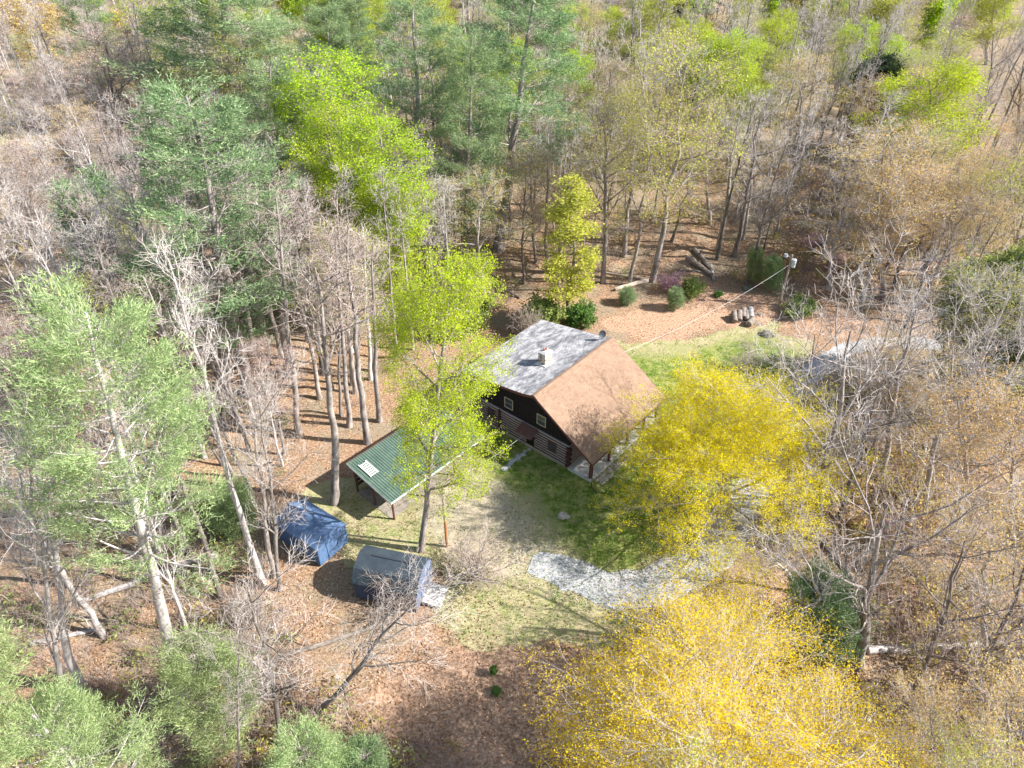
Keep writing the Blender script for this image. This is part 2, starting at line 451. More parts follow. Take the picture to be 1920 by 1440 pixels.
cream = simple('cream_trim', (0.40, 0.35, 0.26), 0.7, 0.08, 5)
glass = simple('window_glass', (0.05, 0.06, 0.07), 0.12, 0.1, 1, spec=0.6)
white_metal = simple('white_flashing', (0.75, 0.75, 0.73), 0.5, 0.05, 3)
dark_metal = simple('dark_metal', (0.04, 0.045, 0.06), 0.5, 0.1, 3)

cabin = empty('log_cabin', (BX, BY, 0), 'brown log cabin with pale chinking, steep brown shingle roof and flat grey rear roof', 'cabin', rot=(0, 0, TH))
# local axes: x along the ridge (away from the camera), y = towards the back of the cabin, front is -y
L = 12.06; RF = 6.47; ZR = 6.63; ZE = 2.56; RB = 8.75; ZB = 5.2
WF = -3.62; WB = 8.3; X0 = 0.52; X1 = L - 0.52
mb = MB()
def slab(x0, x1, y0, z0, y1, z1, th=0.14, b=None):
    bb = b or mb
    bb.hexa([(x0, y0, z0 - th), (x1, y0, z0 - th), (x1, y1, z1 - th), (x0, y1, z1 - th)], [(x0, y0, z0), (x1, y0, z0), (x1, y1, z1), (x0, y1, z1)])
slab(0, L, -RF, ZE, 0.0, ZR)
front_roof = mb.build('front_roof', shingle, cabin, label='steep brown shingle roof slope facing the drive')
mb = MB(); slab(0.0, L, -0.34, ZR - 0.20 + 0.03, -0.02, ZR + 0.04, 0.05); slab(0, L, -0.02, ZR + 0.04, 0.24, ZR + 0.0, 0.05)
mb.build('ridge_cap', shingle, front_roof)
mb = MB()
slab(0.02, L - 0.02, 0.02, ZR - 0.01, 1.2, ZR - 0.34); slab(0.02, L - 0.02, 1.2, ZR - 0.34, 2.6, ZR - 0.56); slab(0.02, L - 0.02, 2.6, ZR - 0.56, RB, ZB)
rear_roof = mb.build('rear_roof', membrane, cabin, label='low grey weathered membrane roof behind the ridge')
# fascia boards
mb = MB()
for xx in (-0.035, L + 0.003):
    for (ya, za, yb, zb) in ((-RF, ZE, 0, ZR), (0, ZR, 1.2, ZR - 0.34), (1.2, ZR - 0.34, 2.6, ZR - 0.56), (2.6, ZR - 0.56, RB, ZB)):
        mb.hexa([(xx, ya, za - 0.26), (xx + 0.032, ya, za - 0.26), (xx + 0.032, yb, zb - 0.26), (xx, yb, zb - 0.26)], [(xx, ya, za - 0.01), (xx + 0.032, ya, za - 0.01), (xx + 0.032, yb, zb - 0.01), (xx, yb, zb - 0.01)])
mb.box(-0.03, RB + 0.003, ZB - 0.26, L + 0.03, RB + 0.04, ZB - 0.012); mb.box(-0.03, -RF - 0.04, ZE - 0.2, L + 0.03, -RF - 0.003, ZE - 0.012)
mb.build('fascia', brown_paint, cabin)
# upper gable walls (black boards)
def roofz(y): return ZR + (ZR - ZE) / RF * y if y < 0 else (ZR - (ZR - ZB) * y / RB - 0.12)
for xa, xb in ((X0 + 0.05, X0 + 0.2), (X1 - 0.2, X1 - 0.05)):
    mb = MB()
    pts = [(WF, 2.5), (WF, roofz(WF) - 0.17), (-0.02, ZR - 0.17), (1.2, ZR - 0.5), (2.6, ZR - 0.72), (WB, roofz(WB) - 0.1), (WB, 2.5)]
    mb.prism([(p[0], p[1]) for p in pts], 'x', xa, xb)
    k = 0.0
    face_x = xa - 0.02 if xa < 3 else xb
    yy = WF + 0.2
    while yy < WB:
        mb.box(face_x, yy, 2.52, face_x + 0.02, yy + 0.04, roofz(yy) - 0.25); yy += 0.4
    mb.build('gable_wall', black_siding, cabin, label='upper gable of near black vertical boards')
mb = MB(); mb.box(X0 + 0.21, WB - 0.15, 0.3, X1 - 0.21, WB - 0.01, ZB - 0.1); mb.build('rear_wall', black_siding, cabin)
# log walls with chinking
def log_wall(name, p0, p1, z0, z1, holes=()):
    """logs between two ground points; holes = (a, b, za, zb) in metres along the wall"""
    d = (Vector(p1) - Vector(p0)); ln = d.length; d.normalize(); nrm = Vector((d.y, -d.x, 0))
    n = 8; h = (z1 - z0) / n
    lg = MB(); ck = MB()
    def P(a, o, z): v = Vector(p0) + d * a + nrm * o; return (v.x, v.y, z)
    for i in range(n):
        za = z0 + i * h
        spans = [(-0.18, ln + 0.18)]
        for (a, b2, c0, c1) in holes:
            if za + h * 0.7 > c0 and za + h * 0.2 < c1:
                ns = []
                for s in spans:
                    if b2 <= s[0] or a >= s[1]: ns.append(s)
                    else:
                        if a > s[0]: ns.append((s[0], a))
                        if b2 < s[1]: ns.append((b2, s[1]))
                spans = ns
        for (a, b2) in spans:
            lg.hexa([P(a, 0.09, za + .03), P(b2, 0.09, za + .03), P(b2, -0.1, za), P(a, -0.1, za)], [P(a, 0.09, za + h * .62), P(b2, 0.09, za + h * .62), P(b2, -0.1, za + h * .68), P(a, -0.1, za + h * .68)])
            ck.hexa([P(max(a, 0), 0.072, za + h * .6), P(min(b2, ln), 0.072, za + h * .6), P(min(b2, ln), -0.08, za + h * .6), P(max(a, 0), -0.08, za + h * .6)], [P(max(a, 0), 0.072, za + h * 1.12), P(min(b2, ln), 0.072, za + h * 1.12), P(min(b2, ln), -0.08, za + h * 1.12), P(max(a, 0), -0.08, za + h * 1.12)])
    o = lg.build(name, log_brown, cabin, bevel=0.02, label='wall of dark brown squared logs')
    ck.build('chinking', chink, o, label='pale chinking between the logs')
    return o
# near gable wall is the plane x = X0, running y from WF to WB ; outward normal is -x
log_wall('log_wall', (X0, WB, 0), (X0, WF, 0), 0.32, 2.62, holes=[(7.2, 8.1, 0.3, 2.2), (9.75, 10.55, 1.15, 2.0), (2.5, 3.3, 1.1, 2.0)])
log_wall('log_wall', (X0, WF, 0), (X1, WF, 0), 0.32, 2.62, holes=[(1.6, 2.6, 1.1, 2.1), (4.8, 5.8, 0.3, 2.3), (8.0, 9.0, 1.1, 2.1)])
log_wall('log_wall', (X1, WF, 0), (X1, WB, 0), 0.32, 2.62)
mb = MB(); mb.box(X0 - 0.09, WF - 0.09, -0.3, X1 + 0.09, WB + 0.05, 0.32); mb.build('stone_foundation', stone, cabin)
mb = MB(); mb.box(X0 + 0.11, WF + 0.11, 0.33, X1 - 0.11, WB - 0.2, 2.49); mb.build('inner_wall', black_siding, cabin)
# corner log ends
for (cx, cy) in ((X0, WF), (X1, WF)):
    mb = MB()
    for i in range(9):
        z = 0.32 + i * 0.2556
        if i % 2: mb.box(cx - 0.13, cy - 0.32, z + .02, cx + 0.13, cy - 0.10, z + .19)
        else: mb.box(cx - 0.32 if cx < 3 else cx + .1, cy - 0.13, z + .02, cx - 0.10 if cx < 3 else cx + .32, cy + 0.13, z + .19)
    mb.build('corner_logs', log_brown, cabin, bevel=0.02)
# post at the first bay of the gable wall
mb = MB(); mb.box(X0 - 0.26, 4.22, 0, X0 - 0.1, 4.42, 2.62); mb.build('corner_post', log_brown, cabin)
# windows of the gable
def window(y, z, wd, ht, frame_m, x=X0 + 0.05, parent=cabin, bars=1, name='window'):
    fr = MB(); t_ = 0.09; xf = x - 0.06
    fr.box(xf, y - wd / 2 - t_, z - t_, x - 0.021, y - wd / 2, z + ht + t_); fr.box(xf, y + wd / 2, z - t_, x - 0.021, y + wd / 2 + t_, z + ht + t_)
    fr.box(xf, y - wd / 2, z - t_, x - 0.021, y + wd / 2, z); fr.box(xf, y - wd / 2, z + ht, x - 0.021, y + wd / 2, z + ht + t_)
    for i in range(bars): 
        zz = z + ht * (i + 1) / (bars + 1); fr.box(xf + .01, y - wd / 2, zz - .02, x - 0.022, y + wd / 2, zz + .02)
    o = fr.build(name, frame_m, parent)
    g = MB(); g.box(x - 0.035, y - wd / 2 + .001, z + .001, x - 0.024, y + wd / 2 - .001, z + ht - .001); g.build('pane', glass, o)
    return o
window(-0.5, 3.35, 0.85, 1.0, cream, x=X0 + 0.03).__setitem__('label', 'cream framed window near the front slope of the roof')
window(3.3, 3.3, 0.85, 1.0, cream, x=X0 + 0.03).__setitem__('label', 'cream framed upper window beside the lime tree')
window(-1.85, 1.15, 0.8, 0.85, brown_paint, x=X0 - 0.05).__setitem__('label', 'dark ground floor window in the log wall')
window(5.4, 1.1, 0.8, 0.85, brown_paint, x=X0 - 0.05)
mb = MB(); mb.box(X0 - 0.05, 0.2, 0.33, X0 + 0.02, 1.1, 2.25); dr = mb.build('door', simple('door_dark', (0.02, 0.016, 0.015), 0.5), cabin)
mb = MB(); mb.box(X0 - 0.1, 0.9, 1.25, X0 - 0.051, 0.96, 1.31); mb.build('handle', dark_metal, dr)
mb = MB(); mb.hexa([(X0 - 1.15, -0.25, 2.12), (X0 - 0.1, -0.25, 2.6), (X0 - 0.1, 1.6, 2.6), (X0 - 1.15, 1.6, 2.12)], [(X0 - 1.15, -0.25, 2.18), (X0 - 0.1, -0.25, 2.66), (X0 - 0.1, 1.6, 2.66), (X0 - 1.15, 1.6, 2.18)])
aw = mb.build('awning', simple('awning_brown', (0.14, 0.07, 0.055), 0.8, 0.2, 4), cabin, label='small brown awning over the side door')
for yy in (-0.2, 1.55):
    mb = MB(); mb.tube((X0 - 1.0, yy, 2.16), (X0 - 0.1, yy, 1.7), 0.035, n=6); mb.build('bracket', brown_paint, aw)
# porch
mb = MB(); mb.box(0.35, -RF + 0.25, -0.2, L - 0.2, WF - 0.1, 0.22); mb.build('porch_slab', concrete, cabin)
for xx in (0.62, 3.5, 6.4, 9.2, L - 0.55):
    mb = MB(); mb.box(xx - 0.1, -RF + 0.4, 0.221, xx + 0.1, -RF + 0.6, ZE + 0.05); mb.build('porch_post', brown_paint, cabin)
mb = MB(); mb.box(0.4, -RF + 0.38, ZE - 0.16 + 0.21, L - 0.4, -RF + 0.62, ZE + 0.13); mb.build('porch_beam', brown_paint, cabin)
mb = MB(); mb.box(X0 + .2, WF + 0.02, 2.5, X1 - .2, WF + .14, roofz(WF) - .2); mb.build('front_wall', black_siding, cabin)
mb = MB(); mb.tube((-0.02, -RF - 0.1, 0.02), (-0.02, -RF - 0.1, ZE - 0.1), 0.04, n=8); mb.tube((-0.02, -RF - 0.1, 0.06), (-0.35, -RF - 0.9, 0.04), 0.045, n=8); mb.build('downspout', brown_paint, cabin)
# chimney
cx, cy = 5.2, 2.9
zc = roofz(cy)
mb = MB(); mb.box(cx - .5, cy - .42, zc - .3, cx + .5, cy + .42, zc + 1.25)
chm, t, b = mat('chimney_stone', 0.9, 0.1)
vo = N(t, 'ShaderNodeTexVoronoi', Scale=4.5); t.links.new(obj_co(t), vo.inputs['Vector'])
ve = N(t, 'ShaderNodeTexVoronoi', Scale=4.5); ve.feature = 'DISTANCE_TO_EDGE'; t.links.new(obj_co(t), ve.inputs['Vector'])
sp = N(t, 'ShaderNodeSeparateColor'); t.links.new(vo.outputs['Color'], sp.inputs[0])
c = ramp(t, sp.outputs[0], [(0.1, (0.20, 0.15, 0.11)), (0.5, (0.40, 0.33, 0.26)), (0.9, (0.52, 0.46, 0.38))])
c = mixc(t, ramp(t, ve.outputs['Distance'], [(0.03, (1, 1, 1)), (0.08, (0, 0, 0))]), c, (0.55, 0.52, 0.47))
t.links.new(c, b.inputs['Base Color']); bump(t, b, ve.outputs['Distance'], 0.6, 0.05)
ch = mb.build('chimney', chm, rear_roof, bevel=0.03)
mb = MB()
mb.hexa([(cx - .55, cy - .47, zc + 1.252), (cx + .55, cy - .47, zc + 1.252), (cx + .55, cy + .47, zc + 1.252), (cx - .55, cy + .47, zc + 1.252)], [(cx - .3, cy - .26, zc + 1.42), (cx + .3, cy - .26, zc + 1.42), (cx + .3, cy + .26, zc + 1.42), (cx - .3, cy + .26, zc + 1.42)])
mb.build('chimney_cap', concrete, rear_roof, bevel=0.01)
mb = MB()
for (dx, dy) in ((-0.13, 0), (0.13, 0)): mb.tube((cx + dx, cy + dy, zc + 1.42), (cx + dx, cy + dy, zc + 1.6), 0.1, n=12)
mb.build('flue', simple('clay_flue', (0.28, 0.13, 0.09), 0.9), rear_roof)
mb = MB()
def zr(y): return roofz(y) + 0.06
for (a0, b0, a1, b1) in ((cx - .68, cy - .6, cx - .503, cy + .6), (cx + .503, cy - .6, cx + .68, cy + .6), (cx - .5, cy - .6, cx + .5, cy - .423), (cx - .5, cy + .423, cx + .5, cy + .6)):
    mb.hexa([(a0, b0, zr(b0) - .1), (a1, b0, zr(b0) - .1), (a1, b1, zr(b1) - .1), (a0, b1, zr(b1) - .1)], [(a0, b0, zr(b0) + .02), (a1, b0, zr(b0) + .02), (a1, b1, zr(b1) + .02), (a0, b1, zr(b1) + .02)])
mb.build('chimney_flashing', white_metal, rear_roof)
# lean-to behind the far rear corner
mb = MB(); slab(4.2, 9.0, 8.85, 3.5, 10.9, 2.8, 0.12); lt = mb.build('rear_lean_to_roof', membrane, cabin)
mb = MB(); mb.box(4.35, 8.6, 0, 8.85, 10.7, 2.7); mb.build('rear_lean_to_wall', black_siding, cabin)
# satellite dish on the far gable end of the ridge
dish = empty('satellite_dish', (0, 0, 0), 'small dark satellite dish on the far corner of the cabin roof', 'satellite dish')
dm = cabin.matrix_basis.copy()
mb = MB()
dp = Vector((BX, BY, 0)) + U * (L - 0.55) - Vv * 0.9; dz = 6.36
mb.tube((dp.x, dp.y, dz), (dp.x + 0.02, dp.y, dz + .55), 0.03, n=8)
mb.tube((dp.x, dp.y, dz + .35), (dp.x + 0.2, dp.y - .25, dz + .02), 0.02, n=6)
mb.build('mast', dark_metal, dish)
mb = MB(); dc = Vector((dp.x, dp.y - 0.06, dz + .62)); nn = Vector((0.25, -0.85, 0.45)).normalized(); a_ = nn.orthogonal().normalized(); b_ = nn.cross(a_)
prev = None
for r_, q in ((0.0, 0.0), (0.14, 0.01), (0.26, 0.04), (0.36, 0.08)):
    ring = [dc + (a_ * math.cos(k * PI / 9) + b_ * math.sin(k * PI / 9)) * max(r_, .001) + nn * q for k in range(18)]
    if prev:
        for k in range(18): mb.quad([prev[k], prev[(k + 1) % 18], ring[(k + 1) % 18], ring[k]])
        for k in range(18): mb.quad([ring[k] - nn * .02, ring[(k + 1) % 18] - nn * .02, prev[(k + 1) % 18] - nn * .02, prev[k] - nn * .02])
    prev = ring
mb.build('reflector', dark_metal, dish, fix=False)
# flagstone and pebble strip along the porch, path to the door
rng = random.Random(5)
def W(x, y, z=0): return Vector((BX, BY, 0)) + U * x - Vv * y + Vector((0, 0, z))
def rock(mbx, c, r, rg, flat=0.6):
    n = 7; rings = []
    for j, (zz, rr) in enumerate(((-0.3, .75), (0.1, 1.0), (0.45, .7), (0.6, .3))):
        rings.append([Vector((c.x + math.cos(2 * PI * i / n + j * .2) * r * rr * rg.uniform(.8, 1.15), c.y + math.sin(2 * PI * i / n + j * .2) * r * rr * rg.uniform(.8, 1.15), c.z + zz * r * flat)) for i in range(n)])
    k = len(mbx.v)
    for rn in rings: mbx.v += [tuple(v) for v in rn]
    for j in range(3):
        for i in range(n): mbx.face([k + j * n + i, k + j * n + (i + 1) % n, k + (j + 1) * n + (i + 1) % n, k + (j + 1) * n + i])
    mbx.face([k + 3 * n + i for i in range(n)])
mb = MB()
for i in range(300):
    rock(mb, W(rng.uniform(0.9, 10.5), -RF - rng.uniform(-0.1, 0.7), 0.0), rng.uniform(.08, .2), rng)
o = mb.build('stone_bed', pale_stone, label='bed of pale stones along the porch edge', category='stone bed', kind='stuff')
mb = MB()
for i in range(9):
    q = W(0.2 - i * .42, 0.65 + rng.uniform(-.1, .1), 0)
    rock(mb, Vector((q.x, q.y, -0.03)), rng.uniform(.3, .42), rng, 0.2)
mb.build('flagstone_path', concrete, kind='structure')

# ---------------------------------------------------------------- carport
c0 = unproject(632, 880, 3.25)[0]; c1 = unproject(733, 943, 2.45)[0]; c2 = unproject(907, 820, 2.45)[0]
du = (c2 - c1); Lc = float(np.hypot(du[0], du[1])); th = math.atan2(du[1], du[0])
dn = (c0 - c1)[:2]; ux, uy = math.cos(th), math.sin(th)
Wc = float(-dn[0] * uy + dn[1] * ux)
carport = empty('carport', (c1[0], c1[1], 0), 'open carport with a ribbed green metal roof on dark posts, left of the cabin', 'carport', rot=(0, 0, th))
green_metal, t, b = mat('green_metal', 0.45, 0.4)
c = ramp(t, noise(t, 1.2, 5, 0.7, obj_co(t)), [(0.3, (0.07, 0.115, 0.09)), (0.7, (0.125, 0.185, 0.145))])
t.links.new(c, b.inputs['Base Color'])
mb = MB()
n = int(Lc / 0.23)
for i in range(n):
    x = Lc * i / n; x2 = Lc * (i + 1) / n
    slab(x, x2, 0, 2.45, Wc, 3.25, 0.05, mb)
cr = mb.build('roof', green_metal, carport)
mb = MB()
for i in range(n + 1):
    x = min(max(Lc * i / n, 0.02), Lc - .02)
    slab(x - .02, x + .02, 0.0, 2.495, Wc, 3.295, 0.043, mb)
mb.build('ribs', green_metal, cr)
mb = MB(); slab(-0.04, 0.0, 0, 2.46, Wc, 3.26, .2, mb); slab(Lc, Lc + .04, 0, 2.46, Wc, 3.26, .2, mb); mb.box(-.04, -0.04, 2.28, Lc + .04, -0.003, 2.46)
mb.build('edge_trim', simple('trim_pale', (0.55, 0.58, 0.55), 0.5), cr)
mb = MB(); mb.box(-.04, Wc + .003, 3.05, Lc + .04, Wc + .05, 3.29); mb.build('rear_fascia', brown_paint, cr)
for x, y in ((0.35, 0.35), (Lc * .36, 0.35), (Lc * .68, .35), (Lc - .35, .35), (0.35, Wc * .5), (0.35, Wc - .4), (Lc * .36, Wc - .4), (Lc * .68, Wc - .4), (Lc - .35, Wc - .4), (Lc - .35, Wc * .5)):
    zt = 2.45 + .8 * y / Wc - .2
    mb = MB(); mb.tube((x, y, -.3), (x, y, zt), 0.09, n=8); mb.build('post', brown_paint, carport)
mb = MB()
for y in (.35, Wc - .4):
    zt = 2.45 + .8 * y / Wc - .2; mb.box(.1, y - .06, zt, Lc - .1, y + .06, zt + .13)
mb.build('beam', brown_paint, carport)
mb = MB()
for k in range(3): mb.box(.4, Wc - .25, .4 + k * .5, Lc - .4, Wc - .19, .75 + k * .5)
mb.build('rear_boards', simple('dark_boards', (0.07, 0.05, 0.04), 0.9, .3), carport)
mb = MB(); mb.box(.2, .5, -.05, Lc - .2, Wc - .5, .04); 
slabm = simple('dusty_floor', (0.30, 0.26, 0.22), 0.95, 0.25, 1.2); o = mb.build('floor', slabm, carport)
# slatted white rack lying on the roof
rk = empty('slatted_rack', (0, 0, 0), 'white slatted rack lying on the lower left end of the green carport roof', 'rack')
cm = Vector((c1[0], c1[1], 0)); cu = Vector((ux, uy, 0)); cn = Vector((-uy, ux, 0))
def CP(x, y, z): return cm + cu * x + cn * y + Vector((0, 0, 2.5 + .8 * y / Wc + z))
mb = MB()
y0r, y1r = Wc * .55, Wc * .84
for xx in (.5, 1.25):
    mb.hexa([CP(xx, y0r, .01), CP(xx + .08, y0r, .01), CP(xx + .08, y1r, .01), CP(xx, y1r, .01)], [CP(xx, y0r, .09), CP(xx + .08, y0r, .09), CP(xx + .08, y1r, .09), CP(xx, y1r, .09)])
mb.build('side_rail', white_metal, rk)
for k in range(7):
    ya = y0r + (y1r - y0r) * (k + .1) / 7; yb = ya + (y1r - y0r) / 7 * .42
    mb = MB(); mb.hexa([CP(.581, ya, .03), CP(1.249, ya, .03), CP(1.249, yb, .03), CP(.581, yb, .03)], [CP(.581, ya, .12), CP(1.249, ya, .12), CP(1.249, yb, .08), CP(.581, yb, .08)])
    mb.build('slat', white_metal, rk)

# ---------------------------------------------------------------- sheds
def frame_of(pa, pb):
    """ground points: origin a, x axis towards b"""
    a = Vector(unproject(*pa)[0]); b_ = Vector(unproject(*pb)[0]); d = b_ - a
    return a, math.atan2(d.y, d.x), d.length
def shed_mat(name, lo, hi, period):
    m, t, b = mat(name, 0.7, 0.25)
    oc = obj_co(t)
    c = ramp(t, noise(t, 1.4, 5, 0.7, oc), [(0.3, lo), (0.7, hi)])
    wv = N(t, 'ShaderNodeTexWave', Scale=period, Distortion=0.0); wv.bands_direction = 'X'; t.links.new(oc, wv.inputs['Vector'])
    c = mixc(t, ramp(t, wv.outputs['Fac'], [(0.0, (0.5, 0.5, 0.5)), (0.15, (0, 0, 0))]), c, tuple(x * .5 for x in lo))
    t.links.new(c, b.inputs['Base Color']); return m
blue = shed_mat('blue_paint', (0.075, 0.13, 0.25), (0.12, 0.20, 0.35), 1.6)
blue_roof = shed_mat('blue_roof', (0.085, 0.14, 0.26), (0.15, 0.235, 0.38), 1.6)
blue_trim = simple('blue_trim', (0.07, 0.13, 0.24), 0.6, 0.1)
# shed 1: a = front bottom corner, x towards the left end of the long wall ; width from the right end
a, th1, l1 = frame_of((527, 1013), (602, 1063))
r_ = Vector(unproject(655, 1019)[0]); b_ = Vector(unproject(602, 1063)[0]); w1_ = abs(-(r_ - b_).x * math.sin(th1) + (r_ - b_).y * math.cos(th1))
s1 = empty('blue_shed', (a.x, a.y, 0), 'bright blue painted shed with a small window, nearer the green carport', 'shed', rot=(0, 0, th1))
hw = 2.15; rg1 = hw + .75
mb = MB(); mb.box(0, 0, .12, l1, w1_, hw); mb.prism([(0, hw), (w1_, hw), (w1_ / 2, rg1 - .03)], 'x', 0.003, l1 - .003); mb.build('wall', blue, s1)
mb = MB()
slab(-.12, l1 + .12, -.12, hw - .03, w1_ / 2, rg1, .07, mb); slab(-.12, l1 + .12, w1_ / 2, rg1, w1_ + .12, hw - .03, .07, mb)
mb.build('roof', blue_roof, s1)
for (x0, y0, x1, y1) in ((-.02, -.02, .08, -.003), (l1 - .08, -.02, l1 + .02, -.003), (l1 + .003, -.02, l1 + .02, .08), (l1 + .003, w1_ - .08, l1 + .02, w1_ + .02)): 
    mb = MB(); mb.box(x0, y0, .12, x1, y1, hw - .1); mb.build('corner_trim', blue_trim, s1)
mb = MB()
for x in (.3, l1 / 2, l1 - .3):
    mb.box(x - .15, .05, -.3, x + .15, w1_ - .05, .118)
mb.build('skids', simple('skid_wood', (0.10, .09, .08), .9), s1)
mb = MB(); wx, wz = l1 * .60, 1.15
mb.box(wx - .27, -.05, wz - .07, wx - .2, -.003, wz + .72); mb.box(wx + .2, -.05, wz - .07, wx + .27, -.003, wz + .72)
mb.box(wx - .2, -.05, wz - .07, wx + .2, -.003, wz); mb.box(wx - .2, -.05, wz + .65, wx + .2, -.003, wz + .72); mb.box(wx - .2, -.045, wz + .3, wx + .2, -.004, wz + .35); mb.box(wx - .33, -.07, wz - .12, wx + .33, -.003, wz - .071)
wn = mb.build('window', white_metal, s1); mb = MB(); mb.box(wx - .199, -.02, wz + .001, wx + .199, -.006, wz + .649); mb.build('pane', glass, wn)
mb = MB(); mb.box(l1 + .003, w1_ * .3, .14, l1 + .05, w1_ * .7, 2.0); d1 = mb.build('door', blue, s1)
mb = MB(); mb.box(l1 + .051, w1_ * .64, 1.0, l1 + .09, w1_ * .66, 1.15); mb.build('handle', dark_metal, d1)
# shed 2: gambrel roof, dark blue grey
navy = shed_mat('navy_paint', (0.035, 0.05, 0.10), (0.06, 0.085, 0.15), 1.6)
navy_end = shed_mat('blue_grey_end', (0.09, 0.12, 0.20), (0.15, 0.19, 0.29), 1.6)
slate, t, b = mat('slate_roof', 0.85, 0.15)
oc = obj_co(t); wv = N(t, 'ShaderNodeTexWave', Scale=1.1, Distortion=0.4); wv.bands_direction = 'Y'; t.links.new(oc, wv.inputs['Vector'])
c = ramp(t, noise(t, 1.1, 4, .7, oc), [(0.3, (0.03, 0.04, 0.055)), (0.7, (0.055, 0.075, 0.088))])
c = mixc(t, ramp(t, wv.outputs['Fac'], [(0.0, (.5, .5, .5)), (0.2, (0, 0, 0))]), c, (0.045, 0.055, 0.085)); t.links.new(c, b.inputs['Base Color'])
a, th2, l2 = frame_of((668, 1121), (783, 1147))
w2 = 3.3
s2 = empty('dark_shed', (a.x, a.y, 0), 'dark navy barn shaped shed with a slate coloured double pitch roof and a ramp', 'shed', rot=(0, 0, th2))
hw = 1.9; hb = 2.75; hr = 3.15; bk = .55
mb = MB(); mb.box(0, 0, .15, l2 - .07, w2, hw); mb.build('wall', navy, s2)
mb = MB(); mb.prism([(0, .15), (w2, .15), (w2, hw), (w2 - bk, hb - .05), (w2 / 2, hr - .06), (bk, hb - .05), (0, hw)], 'x', l2 - .068, l2); ew = mb.build('end_wall', navy_end, s2)
mb = MB(); mb.prism([(0, hw), (w2, hw), (w2 - bk, hb - .05), (w2 / 2, hr - .06), (bk, hb - .05)], 'x', 0.0, .07); mb.build('gable', navy, s2)
mb = MB()
slab(-.1, l2 + .1, bk, hb, w2 / 2, hr, .06, mb); slab(-.1, l2 + .1, w2 / 2, hr, w2 - bk, hb, .06, mb)
slab(-.1, l2 + .1, -.1, hw - .12, bk - .002, hb, .06, mb); slab(-.1, l2 + .1, w2 - bk + .002, hb, w2 + .1, hw - .12, .06, mb)
rr2 = mb.build('roof', slate, s2)
mb = MB(); mb.box(l2 * .2, w2 / 2 - .05, hr - .005, l2 * .86, w2 / 2 + .05, hr + .05); mb.build('ridge_vent', dark_metal, rr2)
mb = MB()
for x in (.2, l2 / 2, l2 - .3): mb.box(x - .1, .05, -.3, x + .15, w2 - .05, .148)
mb.build('skids', simple('skid_wood_two', (0.12, .10, .09), .9), s2)
mb = MB(); mb.box(l2 + .003, w2 * .28, .17, l2 + .045, w2 * .5 - .01, 2.0); d2 = mb.build('door', navy_end, s2)
mb = MB(); mb.box(l2 + .003, w2 * .5 + .01, .17, l2 + .045, w2 * .72, 2.0); mb.build('door', navy_end, s2)
mb = MB(); mb.box(l2 + .046, w2 * .46, .95, l2 + .08, w2 * .48, 1.12); mb.build('handle', dark_metal, d2)
ramp_m = simple('weathered_planks', (0.50, 0.48, 0.47), .9, .25, 4)
mb = MB()
for i in range(8):
    y = w2 * .22 + i * w2 * .56 / 8
    mb.hexa([(l2 + .1, y, .02), (l2 + 1.5, y, -.03), (l2 + 1.5, y + .21, -.03), (l2 + .1, y + .21, .02)], [(l2 + .1, y, .27), (l2 + 1.5, y, .04), (l2 + 1.5, y + .21, .04), (l2 + .1, y + .21, .27)])
mb.build('ramp', ramp_m, s2)

# ---------------------------------------------------------------- poles and wires
def tpx(base, top_px):
    """3d point above a ground point at the pixel row of the photograph, in the plane y = base.y"""
    _, d = unproject(*top_px); k = base.y / d[1]
    return Vector((d[0] * k, base.y, CAM_H + d[2] * k))
wood_pole = simple('pole_wood', (0.42, 0.36, 0.30), .9, .25, 2)
rust_pole = simple('pole_rust', (0.40, 0.16, 0.06), .85, .3, 3)
b0 = at(1461, 572); tp = tpx(b0, (1486, 478))
up = empty('utility_pole', b0, 'leaning pale wooden utility pole with a transformer at the wood edge', 'utility pole')
mb = MB(); mb.tube((0, 0, -.4), tp - b0, .15, .1, 10); mb.build('pole', wood_pole, up)
tv = tp - b0
mb = MB(); mb.tube(tv + Vector((.35, -.05, -1.5)), tv + Vector((.35, -.05, -.55)), .27, n=14); mb.tube(tv + Vector((.35, -.05, -.55)), tv + Vector((.35, -.05, -.4)), .12, .05, 8)
mb.build('transformer', simple('transformer_grey', (0.55, .58, .62), .4, .05), up, bevel=.02)
mb = MB(); mb.tube(tv + Vector((0, 0, -.35)), tv + Vector((-.75, 0, .0)), .03, n=6); mb.tube(tv + Vector((-.75, 0, .12)), tv + Vector((-.75, 0, -.2)), .2, .25, 12); mb.build('lamp', simple('lamp_grey', (.5, .52, .55), .4, .05), up)
p0 = at(838, 1025); pt = tpx(p0, (829, 910))
pp = empty('service_pole', p0, 'thin rust stained pole standing alone on the lawn right of the big lime tree', 'pole')
mb = MB(); mid = (pt - p0) * .45; mb.tube((0, 0, -.3), mid, .11, .10, 10); mb.build('pole', rust_pole, pp, label='rusty lower half')
mb = MB(); mb.tube(mid + Vector((0, 0, .001)), pt - p0, .10, .08, 10); mb.build('upper_pole', wood_pole, pp, label='pale upper half')
def wire(name, p, q, sag, label, r=.014):
    mb = MB(); pr = None; n = 16
    for i in range(n + 1):
        t_ = i / n; c = Vector(p).lerp(Vector(q), t_) - Vector((0, 0, sag * 4 * t_ * (1 - t_)))
        if pr is not None: mb.tube(pr, c, r, n=5)
        pr = c
    return mb.build(name, simple('wire_grey', (.55, .55, .55), .5, .05), label=label, category='wire')
wire('power_line', tp - Vector((0, 0, 1.2)), W(L - .4, -1.5, 5.75), .8, 'pale power line from the utility pole down to the cabin roof')
wire('service_wire', W(-0.65, .6, 2.22), pt, .3, 'pale wire from the side door awning to the rust stained pole')

